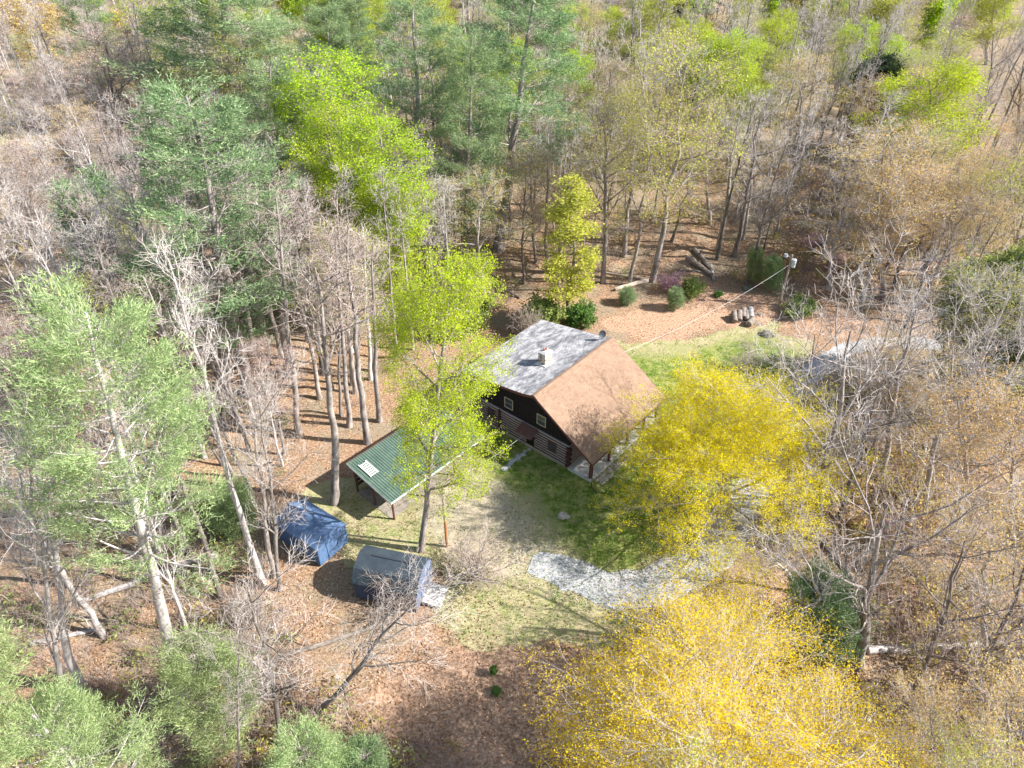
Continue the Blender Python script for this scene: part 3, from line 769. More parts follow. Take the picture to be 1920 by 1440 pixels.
# ---------------------------------------------------------------- logs and debris
wood_pale = simple('peeled_wood', (0.62, 0.52, 0.42), .9, .2, 2); wood_cut = simple('cut_wood', (0.45, 0.36, 0.25), .9, .2, 5)
log_grey = simple('log_bark', (0.24, 0.20, 0.17), .95, .4, 3, bmp=.5)
def log(name, pa, pb, r, m, label, cat='fallen log', group=None, zc=.0):
    a = at(*pa); b_ = at(*pb); a.z += r * .8 + zc; b_.z += r * .7 + zc
    mb = MB(); n = 8; pr = a; rg = random.Random(int(pa[0]))
    for i in range(1, n + 1):
        c = a.lerp(b_, i / n); c.z = max(c.z, float(terrain(np.array([c.x]), np.array([c.y]))[0]) + r * .5)
        if i < n: c += Vector((rg.uniform(-.06, .06), rg.uniform(-.06, .06), rg.uniform(-.02, .05)))
        mb.tube(pr, c, r * (1 - .35 * (i - 1) / n), r * (1 - .35 * i / n), 9); pr = c
    for k in range(3):
        c = a.lerp(b_, rg.uniform(.3, .9)); mb.tube(c, c + Vector((rg.uniform(-1, 1), rg.uniform(-1, 1), rg.uniform(.2, .9))) * rg.uniform(.5, 1.1), r * .3, r * .12, 5)
    kw = dict(label=label, category=cat)
    if group: kw['group'] = group
    return mb.build(name, m, **kw)
log('fallen_log', (1214, 529), (1153, 545), .32, wood_pale, 'pale peeled log lying at the foot of two trunks above the cabin')
log('fallen_log', (1135, 512), (1206, 525), .12, wood_pale, 'thin pale pole lying just behind the peeled log')
log('fallen_log', (1288, 488), (1335, 520), .42, log_grey, 'thick mossy dark log sloping down through the debris heap')
log('fallen_log', (1300, 470), (1338, 512), .36, log_grey, 'upper dark log crossing the debris heap')
log('fallen_log', (1270, 508), (1330, 514), .16, log_grey, 'thin dark log lying flat left of the debris heap')
log('fallen_log', (1332, 500), (1338, 528), .25, BARK_PALE, 'short grey broken stump log at the end of the debris heap')
log('fallen_log', (410, 1045), (150, 1132), .30, BARK_PALE, 'long pale barked log lying among pines left of the blue shed')
log('fallen_log', (1540, 1015), (1650, 1155), .26, log_grey, 'brown log pointing downhill left of the big forked tree')
log('fallen_log', (1625, 1222), (1915, 1208), .30, BARK_PALE, 'long pale log lying level behind the foot of the forked tree')
log('fallen_log', (1800, 1158), (1900, 1148), .22, wood_pale, 'short bright peeled log near the right edge')
log('fallen_log', (500, 1244), (740, 1165), .2, log_grey, 'dark leaning log reaching from a leaning trunk toward the dark shed')
log('fallen_log', (300, 750), (350, 705), .2, BARK_PALE, 'crossed pale log in the woods left of the carport')
log('fallen_log', (1120, 505), (1070, 515), .15, log_grey, 'small grey log in the leaves behind the lime sapling')
log('fallen_log', (60, 1210), (190, 1180), .2, BARK_PALE, 'pale log lying between the two thick trunks at lower left')
log('fallen_log', (880, 510), (975, 560), .2, log_grey, 'dark log on the slope right of the tall bare pine trunk')
for i, (a_, b2, rr, lb) in enumerate((((1377, 607), (1373, 592), .34, 'upright leaning log round at the left end of the log pile'), ((1385, 605), (1384, 590), .36, 'dark log round second from the left in the pile'), ((1393, 601), (1391, 587), .40, 'brown thick log round in the middle of the pile'),
                               ((1400, 604), (1396, 590), .30, 'split pale brown log round right of the middle of the pile'), ((1407, 600), (1403, 585), .38, 'grey topped log round at the right back of the pile'), ((1402, 613), (1413, 602), .40, 'grey log round lying in front at the right of the pile'))):
    p = at(*a_); q = at(*b2); d = (q - p); d.z = 0; d = d.normalized() * 1.35
    tilt = Vector((0, 0, .5 if i != 5 else .1)); p.z += rr * .85
    mb = MB(); mb.tube(p, p + d + tilt, rr, rr * .93, 14); 
    o = mb.build('cut_log', log_grey if i != 4 else simple('grey_log', (.36, .37, .38), .9, .2), label=lb, category='log', group='cut logs piled at the top of the lawn', bevel=.03)
    mb = MB(); n_ = (d + tilt).normalized(); mb.tube(p + d + tilt + n_ * .002, p + d + tilt + n_ * .02, rr * .85, n=14); mb.build('cut_end', wood_cut, o)
# little heap with a dark hump near the utility pole and a mossy rock on the lawn edge
for (px, py, r_, lb, m_) in ((1399, 542, .7, 'dark mossy boulder with sticks behind the log pile', simple('moss_rock', (.16, .17, .12), .95, .4, 4, bmp=.6)), (1437, 628, .8, 'dark rounded boulder at the lawn edge right of the log pile', simple('dark_rock', (.17, .16, .13), .95, .4, 4, bmp=.6)), (1055, 968, .45, 'small pale rock heap on the lawn below the porch', pale_stone), (1424, 590, .4, 'flat grey stone right of the log pile', stone)):
    mb = MB(); p = at(px, py); rock(mb, p, r_, random.Random(px), 1.0); rock(mb, p + Vector((r_ * .8, -.1, 0)), r_ * .6, random.Random(px + 1), 1.0)
    mb.build('boulder', m_, label=lb, category='boulder')

# ---------------------------------------------------------------- growing trees
def norm(v): return v / (np.linalg.norm(v, axis=-1, keepdims=True) + 1e-9)
def tubes(P, Rr, s):
    Nn, n, _ = P.shape
    T = np.empty_like(P); T[:, 1:-1] = P[:, 2:] - P[:, :-2]; T[:, 0] = P[:, 1] - P[:, 0]; T[:, -1] = P[:, -1] - P[:, -2]
    T = norm(T)
    ref = np.where(np.abs(T[:, :1, 2:3]) < 0.9, np.array([0, 0, 1.0]), np.array([1.0, 0, 0]))
    A1 = norm(np.cross(T, np.broadcast_to(ref, T.shape))); B1 = np.cross(T, A1)
    an = np.arange(s) * 2 * PI / s
    V = P[:, :, None] + Rr[:, :, None, None] * (A1[:, :, None] * np.cos(an)[None, None, :, None] + B1[:, :, None] * np.sin(an)[None, None, :, None])
    I = np.arange(Nn * n * s).reshape(Nn, n, s)
    J = np.roll(I, -1, axis=2)
    Fc = np.stack([I[:, :-1], J[:, :-1], J[:, 1:], I[:, 1:]], -1).reshape(-1, 4)
    return V.reshape(-1, 3), Fc
def branch(rg, P, Rr, k, t0, t1, ang, Lf, n, up, wob, rr, rmin=0.008, flat=None, tip=0.25, tbias=1.0):
    Np, m, _ = P.shape
    j = np.arange(k)[None, :]
    t = t0 + (t1 - t0) * ((j + rg.random((Np, k))) / k) ** tbias
    f = t * (m - 1); i0 = np.minimum(f.astype(int), m - 2); fr = (f - i0)[..., None]
    ar = np.arange(Np)[:, None]
    base = P[ar, i0] * (1 - fr) + P[ar, i0 + 1] * fr
    T = norm(P[ar, i0 + 1] - P[ar, i0]); r0 = (Rr[ar, i0] * (1 - fr[..., 0]) + Rr[ar, i0 + 1] * fr[..., 0])
    ref = np.where(np.abs(T[..., 2:3]) < 0.9, np.array([0, 0, 1.0]), np.array([1.0, 0, 0]))
    u = norm(np.cross(T, ref)); v = np.cross(T, u)
    if flat is None: ph = rg.random((Np, 1)) * 2 * PI + j * 2.4 + rg.normal(0, .35, (Np, k))
    else: ph = np.where(j % 2 == 0, 0.0, PI) + rg.normal(0, flat, (Np, k))
    a = ang + rg.normal(0, .14, (Np, k))
    d = np.cos(a)[..., None] * T + np.sin(a)[..., None] * (np.cos(ph)[..., None] * u + np.sin(ph)[..., None] * v)
    Ln = Lf(t, base) * rg.uniform(.75, 1.2, (Np, k))
    st = (Ln / (n - 1))[..., None]
    pts = [base]
    for i in range(n - 1):
        d = norm(d + np.array([0, 0, up]) + rg.normal(0, wob, d.shape)); pts.append(pts[-1] + d * st)
    Q = np.stack(pts, 2).reshape(Np * k, n, 3)
    rs = np.maximum(np.minimum(r0 * rr, r0 * .9), rmin).reshape(-1, 1)
    RR = np.maximum(rs * np.linspace(1, tip, n)[None, :], rmin * .6)
    return Q, RR
def leaves(rg, A_, spread, m, size, up=0.4):
    A_ = np.repeat(A_, m, axis=0); c = A_ + rg.normal(0, spread, A_.shape)
    n = norm(rg.normal(0, 1, c.shape) + np.array([0, 0, up * 1.5])); a = norm(np.cross(n, rg.normal(0, 1, c.shape))); b_ = np.cross(n, a)
    s = (size * rg.uniform(.6, 1.35, (len(c), 1)))
    V = np.stack([c - a * s, c + b_ * s * .62, c + a * s, c - b_ * s * .62], 1).reshape(-1, 3)
    return V, np.arange(len(V)).reshape(-1, 4)
def needles(rg, A_, D, m, ln, wd, spread=.12):
    A_ = np.repeat(A_, m, axis=0); D = np.repeat(D, m, axis=0)
    c = A_ + rg.normal(0, spread, A_.shape); d = norm(D + rg.normal(0, .55, c.shape)); s = norm(np.cross(d, rg.normal(0, 1, c.shape))) * wd
    l = ln * rg.uniform(.6, 1.2, (len(c), 1))
    V = np.stack([c - s, c + s, c + d * l], 1).reshape(-1, 3)
    return V, np.arange(len(V)).reshape(-1, 3)
PROTO = {}
def store(kind, trunk_parts, crown_parts, tm, cm_, all_pts, topz):
    rad = np.percentile(np.hypot(all_pts[:, 0], all_pts[:, 1]), 92)
    tme = mk_mesh(kind + '_trunk', trunk_parts, tm); cme = mk_mesh(kind + '_crown', crown_parts, cm_)
    PROTO.setdefault(kind, []).append((tme, cme, topz, 2 * rad))
def wobbly_trunk(rg, H, r, n=12, amp=.35, tip=.12):
    z = np.linspace(0, H, n); x = np.cumsum(rg.normal(0, amp * .5, n)); y = np.cumsum(rg.normal(0, amp * .5, n)); x -= x[0]; y -= y[0]
    x -= x[-1] * z / H * .8; y -= y[-1] * z / H * .8
    P = np.stack([x, y, z - 0.0], 1)[None]; P[0, 0, 2] = -.6
    R0 = r * np.linspace(1, tip, n) ** .8; R0[0] *= 1.35
    return P, R0[None]
def broadleaf(kind, seed, H=20., r=.24, start=.35, nl=16, spread=5.0, ang=.85, up=.10, k2=7, k3=6, k4=4, leaf=None, shape='oval', tw=.012, leafz=False, amp=.3):
    """leaf = (levels, spread, per anchor, size)"""
    rg = np.random.default_rng(seed)
    P0, R0 = wobbly_trunk(rg, H, r, 12, amp)
    def env(t, b_):
        u = (t - start) / (1 - start)
        e = {'oval': np.sin(PI * np.clip(.18 + .78 * u, 0, 1)) ** .8, 'dome': np.clip(1.15 - .75 * u, .2, 1), 'vase': .35 + .75 * np.sin(PI * np.clip(.1 + .62 * u, 0, 1)), 'cone': np.clip(1 - .85 * u, .12, 1)}[shape]
        return spread * e
    P1, R1 = branch(rg, P0, R0, nl, start, .96, ang, env, 7, up, .13, .58, .034)
    P2, R2 = branch(rg, P1, R1, k2, .2, .98, .75, lambda t, b_: spread * .42 * (1.15 - .5 * t), 5, up * .8, .16, .66, .021)
    P3, R3 = branch(rg, P2, R2, k3, .2, 1., .7, lambda t, b_: spread * .22 * (1.1 - .4 * t), 4, up * .6, .2, .65, tw)
    P4, R4 = branch(rg, P3, R3, k4, .2, 1., .6, lambda t, b_: spread * .13 * (1.1 - .3 * t) + .15, 3, up * .5, .2, .7, tw * .85)
    tp_ = [(*tubes(P0, R0, 9), 0, True), (*tubes(P1, R1, 6), 0, True), (*tubes(P2, R2, 4), 0, True)]
    cp_ = [(*tubes(P3, R3, 3), 0, False), (*tubes(P4, R4, 3), 0, False)]
    tipz = np.concatenate([P3.reshape(-1, 3), P4.reshape(-1, 3)])
    if leaf:
        frac, sp_, m_, sz = leaf
        A4 = P4[:, 1:].reshape(-1, 3); sel = rg.random(len(A4)) < frac
        if leafz: sel &= rg.random(len(A4)) < .40 + .9 * sstep(H * .35, H * .8, A4[:, 2] + A4[:, 0] * .25)
        cp_.append((*leaves(rg, A4[sel], sp_, m_, sz), 1, False))
    store(kind, tp_, cp_, [BARK_GREY], [TWIG_BROWN, L_LIME], tipz, float(np.percentile(tipz[:, 2], 99.7)))
def pine(kind, seed, H=24., r=.30, start=.3, spread=5.5, whorl=1.05, per=5, dens=1.0, droop=0.03, nl=.34, nw=.035, m=7):
    rg = np.random.default_rng(seed)
    P0, R0 = wobbly_trunk(rg, H, r, 14, .12, .08)
    nb = int(H * (1 - start) / whorl) * per
    def env(t, b_):
        u = (t - start) / (1 - start)
        return spread * np.clip(1.06 - u, .1, 1) ** .8 * (.45 + .55 * np.clip(u * 3.5, 0, 1)) * rg.uniform(.55, 1.15, t.shape)
    P1, R1 = branch(rg, P0, R0, nb, start, .985, 1.32, env, 7, droop + .03, .06, .33, .02)
    P2, R2 = branch(rg, P1, R1, int(9 * dens), .25, 1., .75, lambda t, b_: 1.0 + .75 * (1 - t), 4, .05, .1, .6, .012, flat=.22)
    P3, R3 = branch(rg, P2, R2, 3, .3, 1., .6, lambda t, b_: .55 + 0 * t, 3, .09, .12, .6, .009, flat=.5)
    tp_ = [(*tubes(P0, R0, 9), 0, True), (*tubes(P1, R1, 5), 0, True)]
    def anchors(P): D = norm(P[:, 1:] - P[:, :-1]); return P[:, 1:].reshape(-1, 3), norm(D.reshape(-1, 3) + np.array([0, 0, .45]))
    a2, d2_ = anchors(P2); a3, d3 = anchors(P3); A_ = np.concatenate([a2, a3]); D_ = np.concatenate([d2_, d3])
    cp_ = [(*tubes(P2, R2, 3), 0, False), (*needles(rg, A_, D_, m, nl, nw), 1, False)]
    store(kind, tp_, cp_, [BARK_GREY], [BARK_GREY, L_PINE], A_, float(np.percentile(A_[:, 2], 99.9)))
def bush(kind, seed, H=2.2, spread=1.1, m=5, size=.08, leafy=True, k1=14):
    rg = np.random.default_rng(seed)
    P0 = np.stack([np.zeros(3), np.zeros(3), np.array([-.2, .15, .35])], 1)[None].repeat(1, 0).astype(float); R0 = np.array([[.06, .05, .04]])
    P1, R1 = branch(rg, P0, R0, k1, .3, 1., .6, lambda t, b_: H * .75 + 0 * t, 6, .05, .16, .6, .015)
    P2, R2 = branch(rg, P1, R1, 8, .15, 1., .8, lambda t, b_: spread * .6 * (1.1 - .4 * t), 4, .05, .2, .6, .01)
    P3, R3 = branch(rg, P2, R2, 6, .15, 1., .8, lambda t, b_: spread * .3 + 0 * t, 3, .02, .2, .6, .007)
    A_ = P3.reshape(-1, 3)
    cp_ = [(*tubes(P3, R3, 3), 0, False)]
    if leafy: cp_.append((*leaves(rg, A_, .07, m, size), 1, False))
    store(kind, [(*tubes(P1, R1, 4), 0, True), (*tubes(P2, R2, 3), 0, False)], cp_, [BARK_GREY], [TWIG_BROWN, L_BUSH], A_, float(np.percentile(A_[:, 2], 99.5)))
for s in range(3):
    broadleaf('bare_wide', 10 + s, 19, .24, .24, 11, 5.8, .66, .12, 6, 5, 3, None, 'vase', .012)
    broadleaf('bare_tall', 20 + s, 22, .20, .54, 10, 3.2, .58, .13, 6, 4, 3, None, 'oval', .012, amp=.18)
    broadleaf('sparse_leaf', 30 + s, 19, .20, .30, 14, 5.2, .78, .10, 6, 5, 4, (.5, .15, 4, .066), 'oval', .009)
    broadleaf('dense_leaf', 40 + s, 20, .22, .20, 20, 4.6, .85, .08, 7, 5, 4, (.65, .18, 8, .072), 'oval', .009)
    pine('pine', 50 + s, start=(.22, .30, .42)[s], dens=1.15, whorl=1.75, per=5, nl=.25, nw=.026, m=8)
    broadleaf('pole_tree', 90 + s, 20, .155, .58, 9, 2.4, .6, .14, 5, 4, 2, None, 'oval', .010, amp=.12)
broadleaf('slim_leaf', 47, 18, .14, .12, 20, 2.3, .8, .10, 6, 4, 4, (.8, .16, 4, .09), 'oval', .009)
broadleaf('lime_big', 61, 24, .28, .26, 22, 5.0, .95, .05, 7, 6, 4, (.8, .15, 10, .060), 'oval', .008, amp=.07)
broadleaf('maple_big', 62, 15, .26, .14, 26, 8.2, .85, .07, 10, 8, 5, (.97, .12, 9, .038), 'dome', .006)
broadleaf('maple_mid', 63, 15, .26, .16, 22, 7.6, .9, .07, 9, 7, 5, (.97, .12, 15, .045), 'dome', .007, leafz=True)
broadleaf('fork_tree', 64, 17, .42, .22, 8, 8.0, .75, .10, 6, 5, 4, None, 'vase', .008)
for s in range(2): pine('pine_close', 71 + s * 5, 27, .32, .50, 6.2, 1.5, 5, .8, .08, .25, .018, 13)
pine('pine_small', 77, 10, .12, .08, 3.2, .95, 5, .8, .10, .24, .018, 10)
pine('young_pine', 72, 7, .09, .05, 2.2, .42, 5, .8, .05, .24, .028, 6)
pine('cedar', 73, 9, .14, .06, 2.3, .35, 6, .9, .08, .20, .045, 8)
bush('redbud', 88, 2.4, 1.3, m=1, size=.05)
bush('bush', 81); bush('bush', 82, 1.9, 1.4); bush('bare_bush', 83, 2.6, 1.5, leafy=False, k1=18); bush('bare_bush', 84, 3.4, 1.6, leafy=False)

used = {}
def plant(name, kind, base, h, wd, label, cat, lean=(0, 0), leafm=None, bark=None, twig=None, group=None, seed=0, spin=None):
    """one tree: an Empty at its base with a trunk and a crown; repeats share mesh data"""
    vs = PROTO[kind]; rg = random.Random(seed * 7 + 3); tme, cme, ph, pw = vs[seed % len(vs)]
    o = empty(name, base, label, cat, group)
    sx = wd / pw; o.scale = (sx, sx, h / ph)
    rz = rg.uniform(0, 2 * PI) if spin is None else spin
    from mathutils import Matrix
    M = Matrix.Rotation(math.atan2(lean[0], h), 4, 'Y') @ Matrix.Rotation(-math.atan2(lean[1], h), 4, 'X') @ Matrix.Rotation(rz, 4, 'Z')
    o.rotation_euler = M.to_euler()
    tr = obj('trunk', tme, o); cr_ = obj('crown', cme, o)
    def setm(ob, i, m):
        if m is not None: ob.material_slots[i].link = 'OBJECT'; ob.material_slots[i].material = m
    setm(tr, 0, bark); setm(cr_, 0, twig)
    if leafm is not None and len(cr_.material_slots) > 1: setm(cr_, 1, leafm)
    return o
SITES = []; DBG = []
def tree(name, kind, bpx, tpx_, wpx, label, cat, tall=None, **kw):
    """placed by where its foot, its top and its width are seen in the photograph"""
    if tall:
        q = unproject(*tpx_, tall)[0]; base = Vector((q[0], q[1], float(terrain(q[0:1], q[1:2])[0]))); base.x += (bpx or 0)
    else: base = at(*bpx)
    top = tpx(base, tpx_); h = top.z - base.z
    dep = top.y * math.cos(PITCH) - ((top.z + base.z) / 2 - CAM_H) * math.sin(PITCH)
    SITES.append((base.x, base.y, 2.6))

    DBG.append((label[:30], round(h, 1), round(wpx * dep / F, 1), round(wpx * dep / F / PROTO[kind][0][3], 2), round(h / PROTO[kind][0][2], 2)))
    return plant(name, kind, base, max(h, .6), wpx * dep / F, label, cat, lean=(top.x - base.x, 0), seed=len(SITES), **kw)
G = dict
PN = 'pine_tree'; LT = 'poplar_tree'; BT = 'bare_tree'; SL = 'slender_tree'; BD = 'budding_tree'; MP = 'maple_tree'
pale = G(bark=BARK_PALE, twig=TWIG_PALE)
# --- pines
tree(PN, 'pine', (467, 740), (345, 160), 290, 'large blue green pine with a pale trunk, in front at left of the lime grove', 'pine')
tree(PN, 'pine', (560, 560), (505, 115), 150, 'dark narrow pine wedged between the large pine and the lime grove', 'pine')
tree(PN, 'pine', (455, 330), (415, -110), 300, 'broad dark pine filling the top edge left of the middle', 'pine')
tree(PN, 'pine', (640, 330), (612, 5), 120, 'small soft pine above the lime grove', 'pine')
tree(PN, 'pine', (790, 440), (775, 0), 165, 'mid green pine left of the tall feathery pine', 'pine')
tree(PN, 'pine', (872, 530), (882, 55), 150, 'thin see-through pine with a long straight bare trunk above the cabin', 'pine')
tree(PN, 'pine', (935, 468), (1012, -55), 230, 'tall feathery pine with tiered branches, top centre', 'pine', leafm=L_PINE)
tree(PN, 'pine_close', (345, 1330), (150, 540), 290, 'large light green pine at the left edge, level with the cabin', 'pine', leafm=L_PINE_LT, bark=BARK_PALE)
tree(PN, 'pine_close', 0, (50, 1330), 260, 'light green pine crown cut by the bottom left corner', 'pine', tall=17, leafm=L_PINE_LT, bark=BARK_PALE)
tree(PN, 'pine_close', (-260, 1700), (-60, 980), 300, 'light pine reaching in from the lower left edge', 'pine', leafm=L_PINE_LT, bark=BARK_PALE)
tree(PN, 'pine_small', 0, (350, 1210), 160, 'young soft green pine above the bottom edge, right of the corner pine', 'pine', tall=9, leafm=L_PINE_LT)
tree(PN, 'pine_small', 0, (560, 1385), 150, 'young bright green pine cut by the bottom edge, right of the leaning dark trunk', 'pine', tall=8, leafm=L_PINE_LT)
tree(PN, 'young_pine', (1562, 1225), (1530, 1072), 120, 'small dark green pine beside the golden maple and forked tree', 'pine')
tree(PN, 'young_pine', (240, 560), (150, 330), 130, 'small green pine in the leaf litter near the left edge', 'pine')
tree(PN, 'young_pine', (1415, 530), (1418, 462), 30, 'small soft pine among trunks behind the log pile', 'pine', leafm=L_PINE_LT)
tree(PN, 'young_pine', (1452, 545), (1450, 478), 32, 'small soft pine beside the utility pole', 'pine', leafm=L_PINE_LT)
tree(PN, 'young_pine', (440, 1010), (435, 905), 70, 'little pine left of the blue shed', 'pine', leafm=L_PINE_LT)
tree(PN, 'young_pine', (1180, 570), (1173, 540), 30, 'tiny pine below the peeled log', 'pine')
tree(PN, 'young_pine', (1269, 580), (1266, 540), 30, 'tiny pine right of the pink redbud on the bare bank', 'pine')
tree(PN, 'young_pine', (660, 1500), (690, 1400), 90, 'low dark pine at the bottom edge left of the bank', 'pine')
tree(PN, 'pine', (205, 230), (150, -60), 110, 'grey green pine at the top edge near the left', 'pine')
tree('cedar_tree', 'cedar', (1640, 305), (1648, 108), 90, 'dark olive cedar left of the lime tree at upper right', 'cedar', leafm=L_CEDAR)
tree('cedar_tree', 'cedar', (1478, 110), (1490, -30), 60, 'dark cedar at the top edge behind the small lime tree', 'cedar', leafm=L_CEDAR)
tree('cedar_tree', 'cedar', (1290, 110), (1290, -40), 80, 'dark green cedar at the top edge right of centre', 'cedar', leafm=L_CEDAR)
tree('cedar_tree', 'cedar', (1890, 740), (1885, 480), 190, 'broad light green evergreen at the right edge beside the driveway', 'cedar', leafm=L_BUSHLT)
# --- lime and yellow green
tree(LT, 'lime_big', (790, 1032), (850, 462), 225, 'tall lime green tree with a thick grey trunk between carport and dark shed', 'poplar', leafm=L_LIME)
tree(LT, 'dense_leaf', (640, 540), (590, 100), 200, 'lime tree with the highest crown of the grove behind the big pine', 'poplar')
tree(LT, 'dense_leaf', (725, 600), (712, 215), 190, 'bright lime tree at the lower right of the grove', 'poplar')
tree(LT, 'dense_leaf', (665, 600), (640, 200), 140, 'lime tree in the middle of the grove', 'poplar')
tree(LT, 'dense_leaf', (740, 620), (730, 330), 100, 'lowest lime tree of the grove, above the main lime tree', 'poplar')
tree(LT, 'sparse_leaf', (480, 350), (435, 65), 140, 'open yellow green tree behind the top of the large pine', 'poplar', leafm=L_YLIME)
tree(LT, 'sparse_leaf', (390, 360), (365, 120), 90, 'small yellow tree left behind the top of the large pine', 'poplar', leafm=L_YLIME)
tree(LT, 'sparse_leaf', (830, 320), (800, -30), 120, 'lime tree behind the mid green pine at the top', 'poplar', leafm=L_LIME)
tree(LT, 'sparse_leaf', (870, 360), (845, 40), 70, 'thin lime tree behind the see-through pine', 'poplar', leafm=L_LIME)
tree(LT, 'dense_leaf', (700, 190), (690, -60), 80, 'lime tree at the top edge left of centre', 'poplar')
tree(LT, 'sparse_leaf', (290, 260), (240, -40), 150, 'fresh green tree near the top left with a fan of thin trunks', 'poplar', leafm=L_LIME)
tree(LT, 'slim_leaf', (1068, 600), (1068, 335), 105, 'slim lime tree standing directly behind the cabin', 'poplar', leafm=L_YLIME)
tree(LT, 'sparse_leaf', (1222, 528), (1300, 60), 230, 'large open lime crown on the leaning trunk beside the peeled log', 'poplar', leafm=L_YLIME)
tree(LT, 'sparse_leaf', (1180, 535), (1250, 150), 150, 'open yellow green tree on the left one of the two leaning trunks', 'poplar', leafm=L_YLIME)
tree(LT, 'dense_leaf', (1445, 240), (1462, 20), 90, 'round bright lime tree near the top right of centre', 'poplar', leafm=L_LIME)
tree(LT, 'dense_leaf', (1725, 420), (1742, 112), 180, 'broad bright lime tree at upper right beside the dark cedar', 'poplar', leafm=L_LIME)
tree(LT, 'sparse_leaf', (1670, 170), (1690, -60), 190, 'pale lime tree at the top edge toward the right', 'poplar', leafm=L_YLIME)
tree(LT, 'dense_leaf', (1255, 200), (1252, -40), 110, 'pale lime tree at the top edge above the open lime crown', 'poplar', leafm=L_YLIME)
tree(LT, 'sparse_leaf', (1580, 150), (1600, -60), 130, 'thin pale lime tree at the top edge beside a dark cedar', 'poplar', leafm=L_YLIME)
tree(LT, 'sparse_leaf', (1890, 560), (1890, 270), 170, 'open yellow green tree at the right edge under the orange trees', 'poplar', leafm=L_YLIME)
tree(LT, 'sparse_leaf', (330, 600), (262, 395), 110, 'small yellow green tree below left of the large pine', 'poplar', leafm=L_YLIME)
tree(LT, 'dense_leaf', (1850, 120), (1870, -60), 110, 'lime crown at the top right corner', 'poplar', leafm=L_YLIME)
# --- maples
tree(MP, 'maple_mid', 3.4, (1334, 742), 385, 'bright yellow maple in bloom right of the cabin', 'maple', tall=12.5, leafm=L_YELLOW, bark=BARK_PALE, twig=TWIG_PALE)
tree(MP, 'maple_big', 0, (1385, 1300), 600, 'huge golden yellow maple dome filling the lower right foreground', 'maple', tall=12, leafm=L_GOLD, bark=BARK_PALE, twig=TWIG_PALE)
tree(MP, 'sparse_leaf', 0, (1345, 1480), 260, 'yellow green tree below the golden maple at the bottom edge', 'maple', tall=13, leafm=L_YLIME, **pale)
tree(MP, 'sparse_leaf', 0, (1840, 1400), 170, 'yellow green treetop at the bottom right corner', 'maple', tall=12, leafm=L_YLIME, **pale)
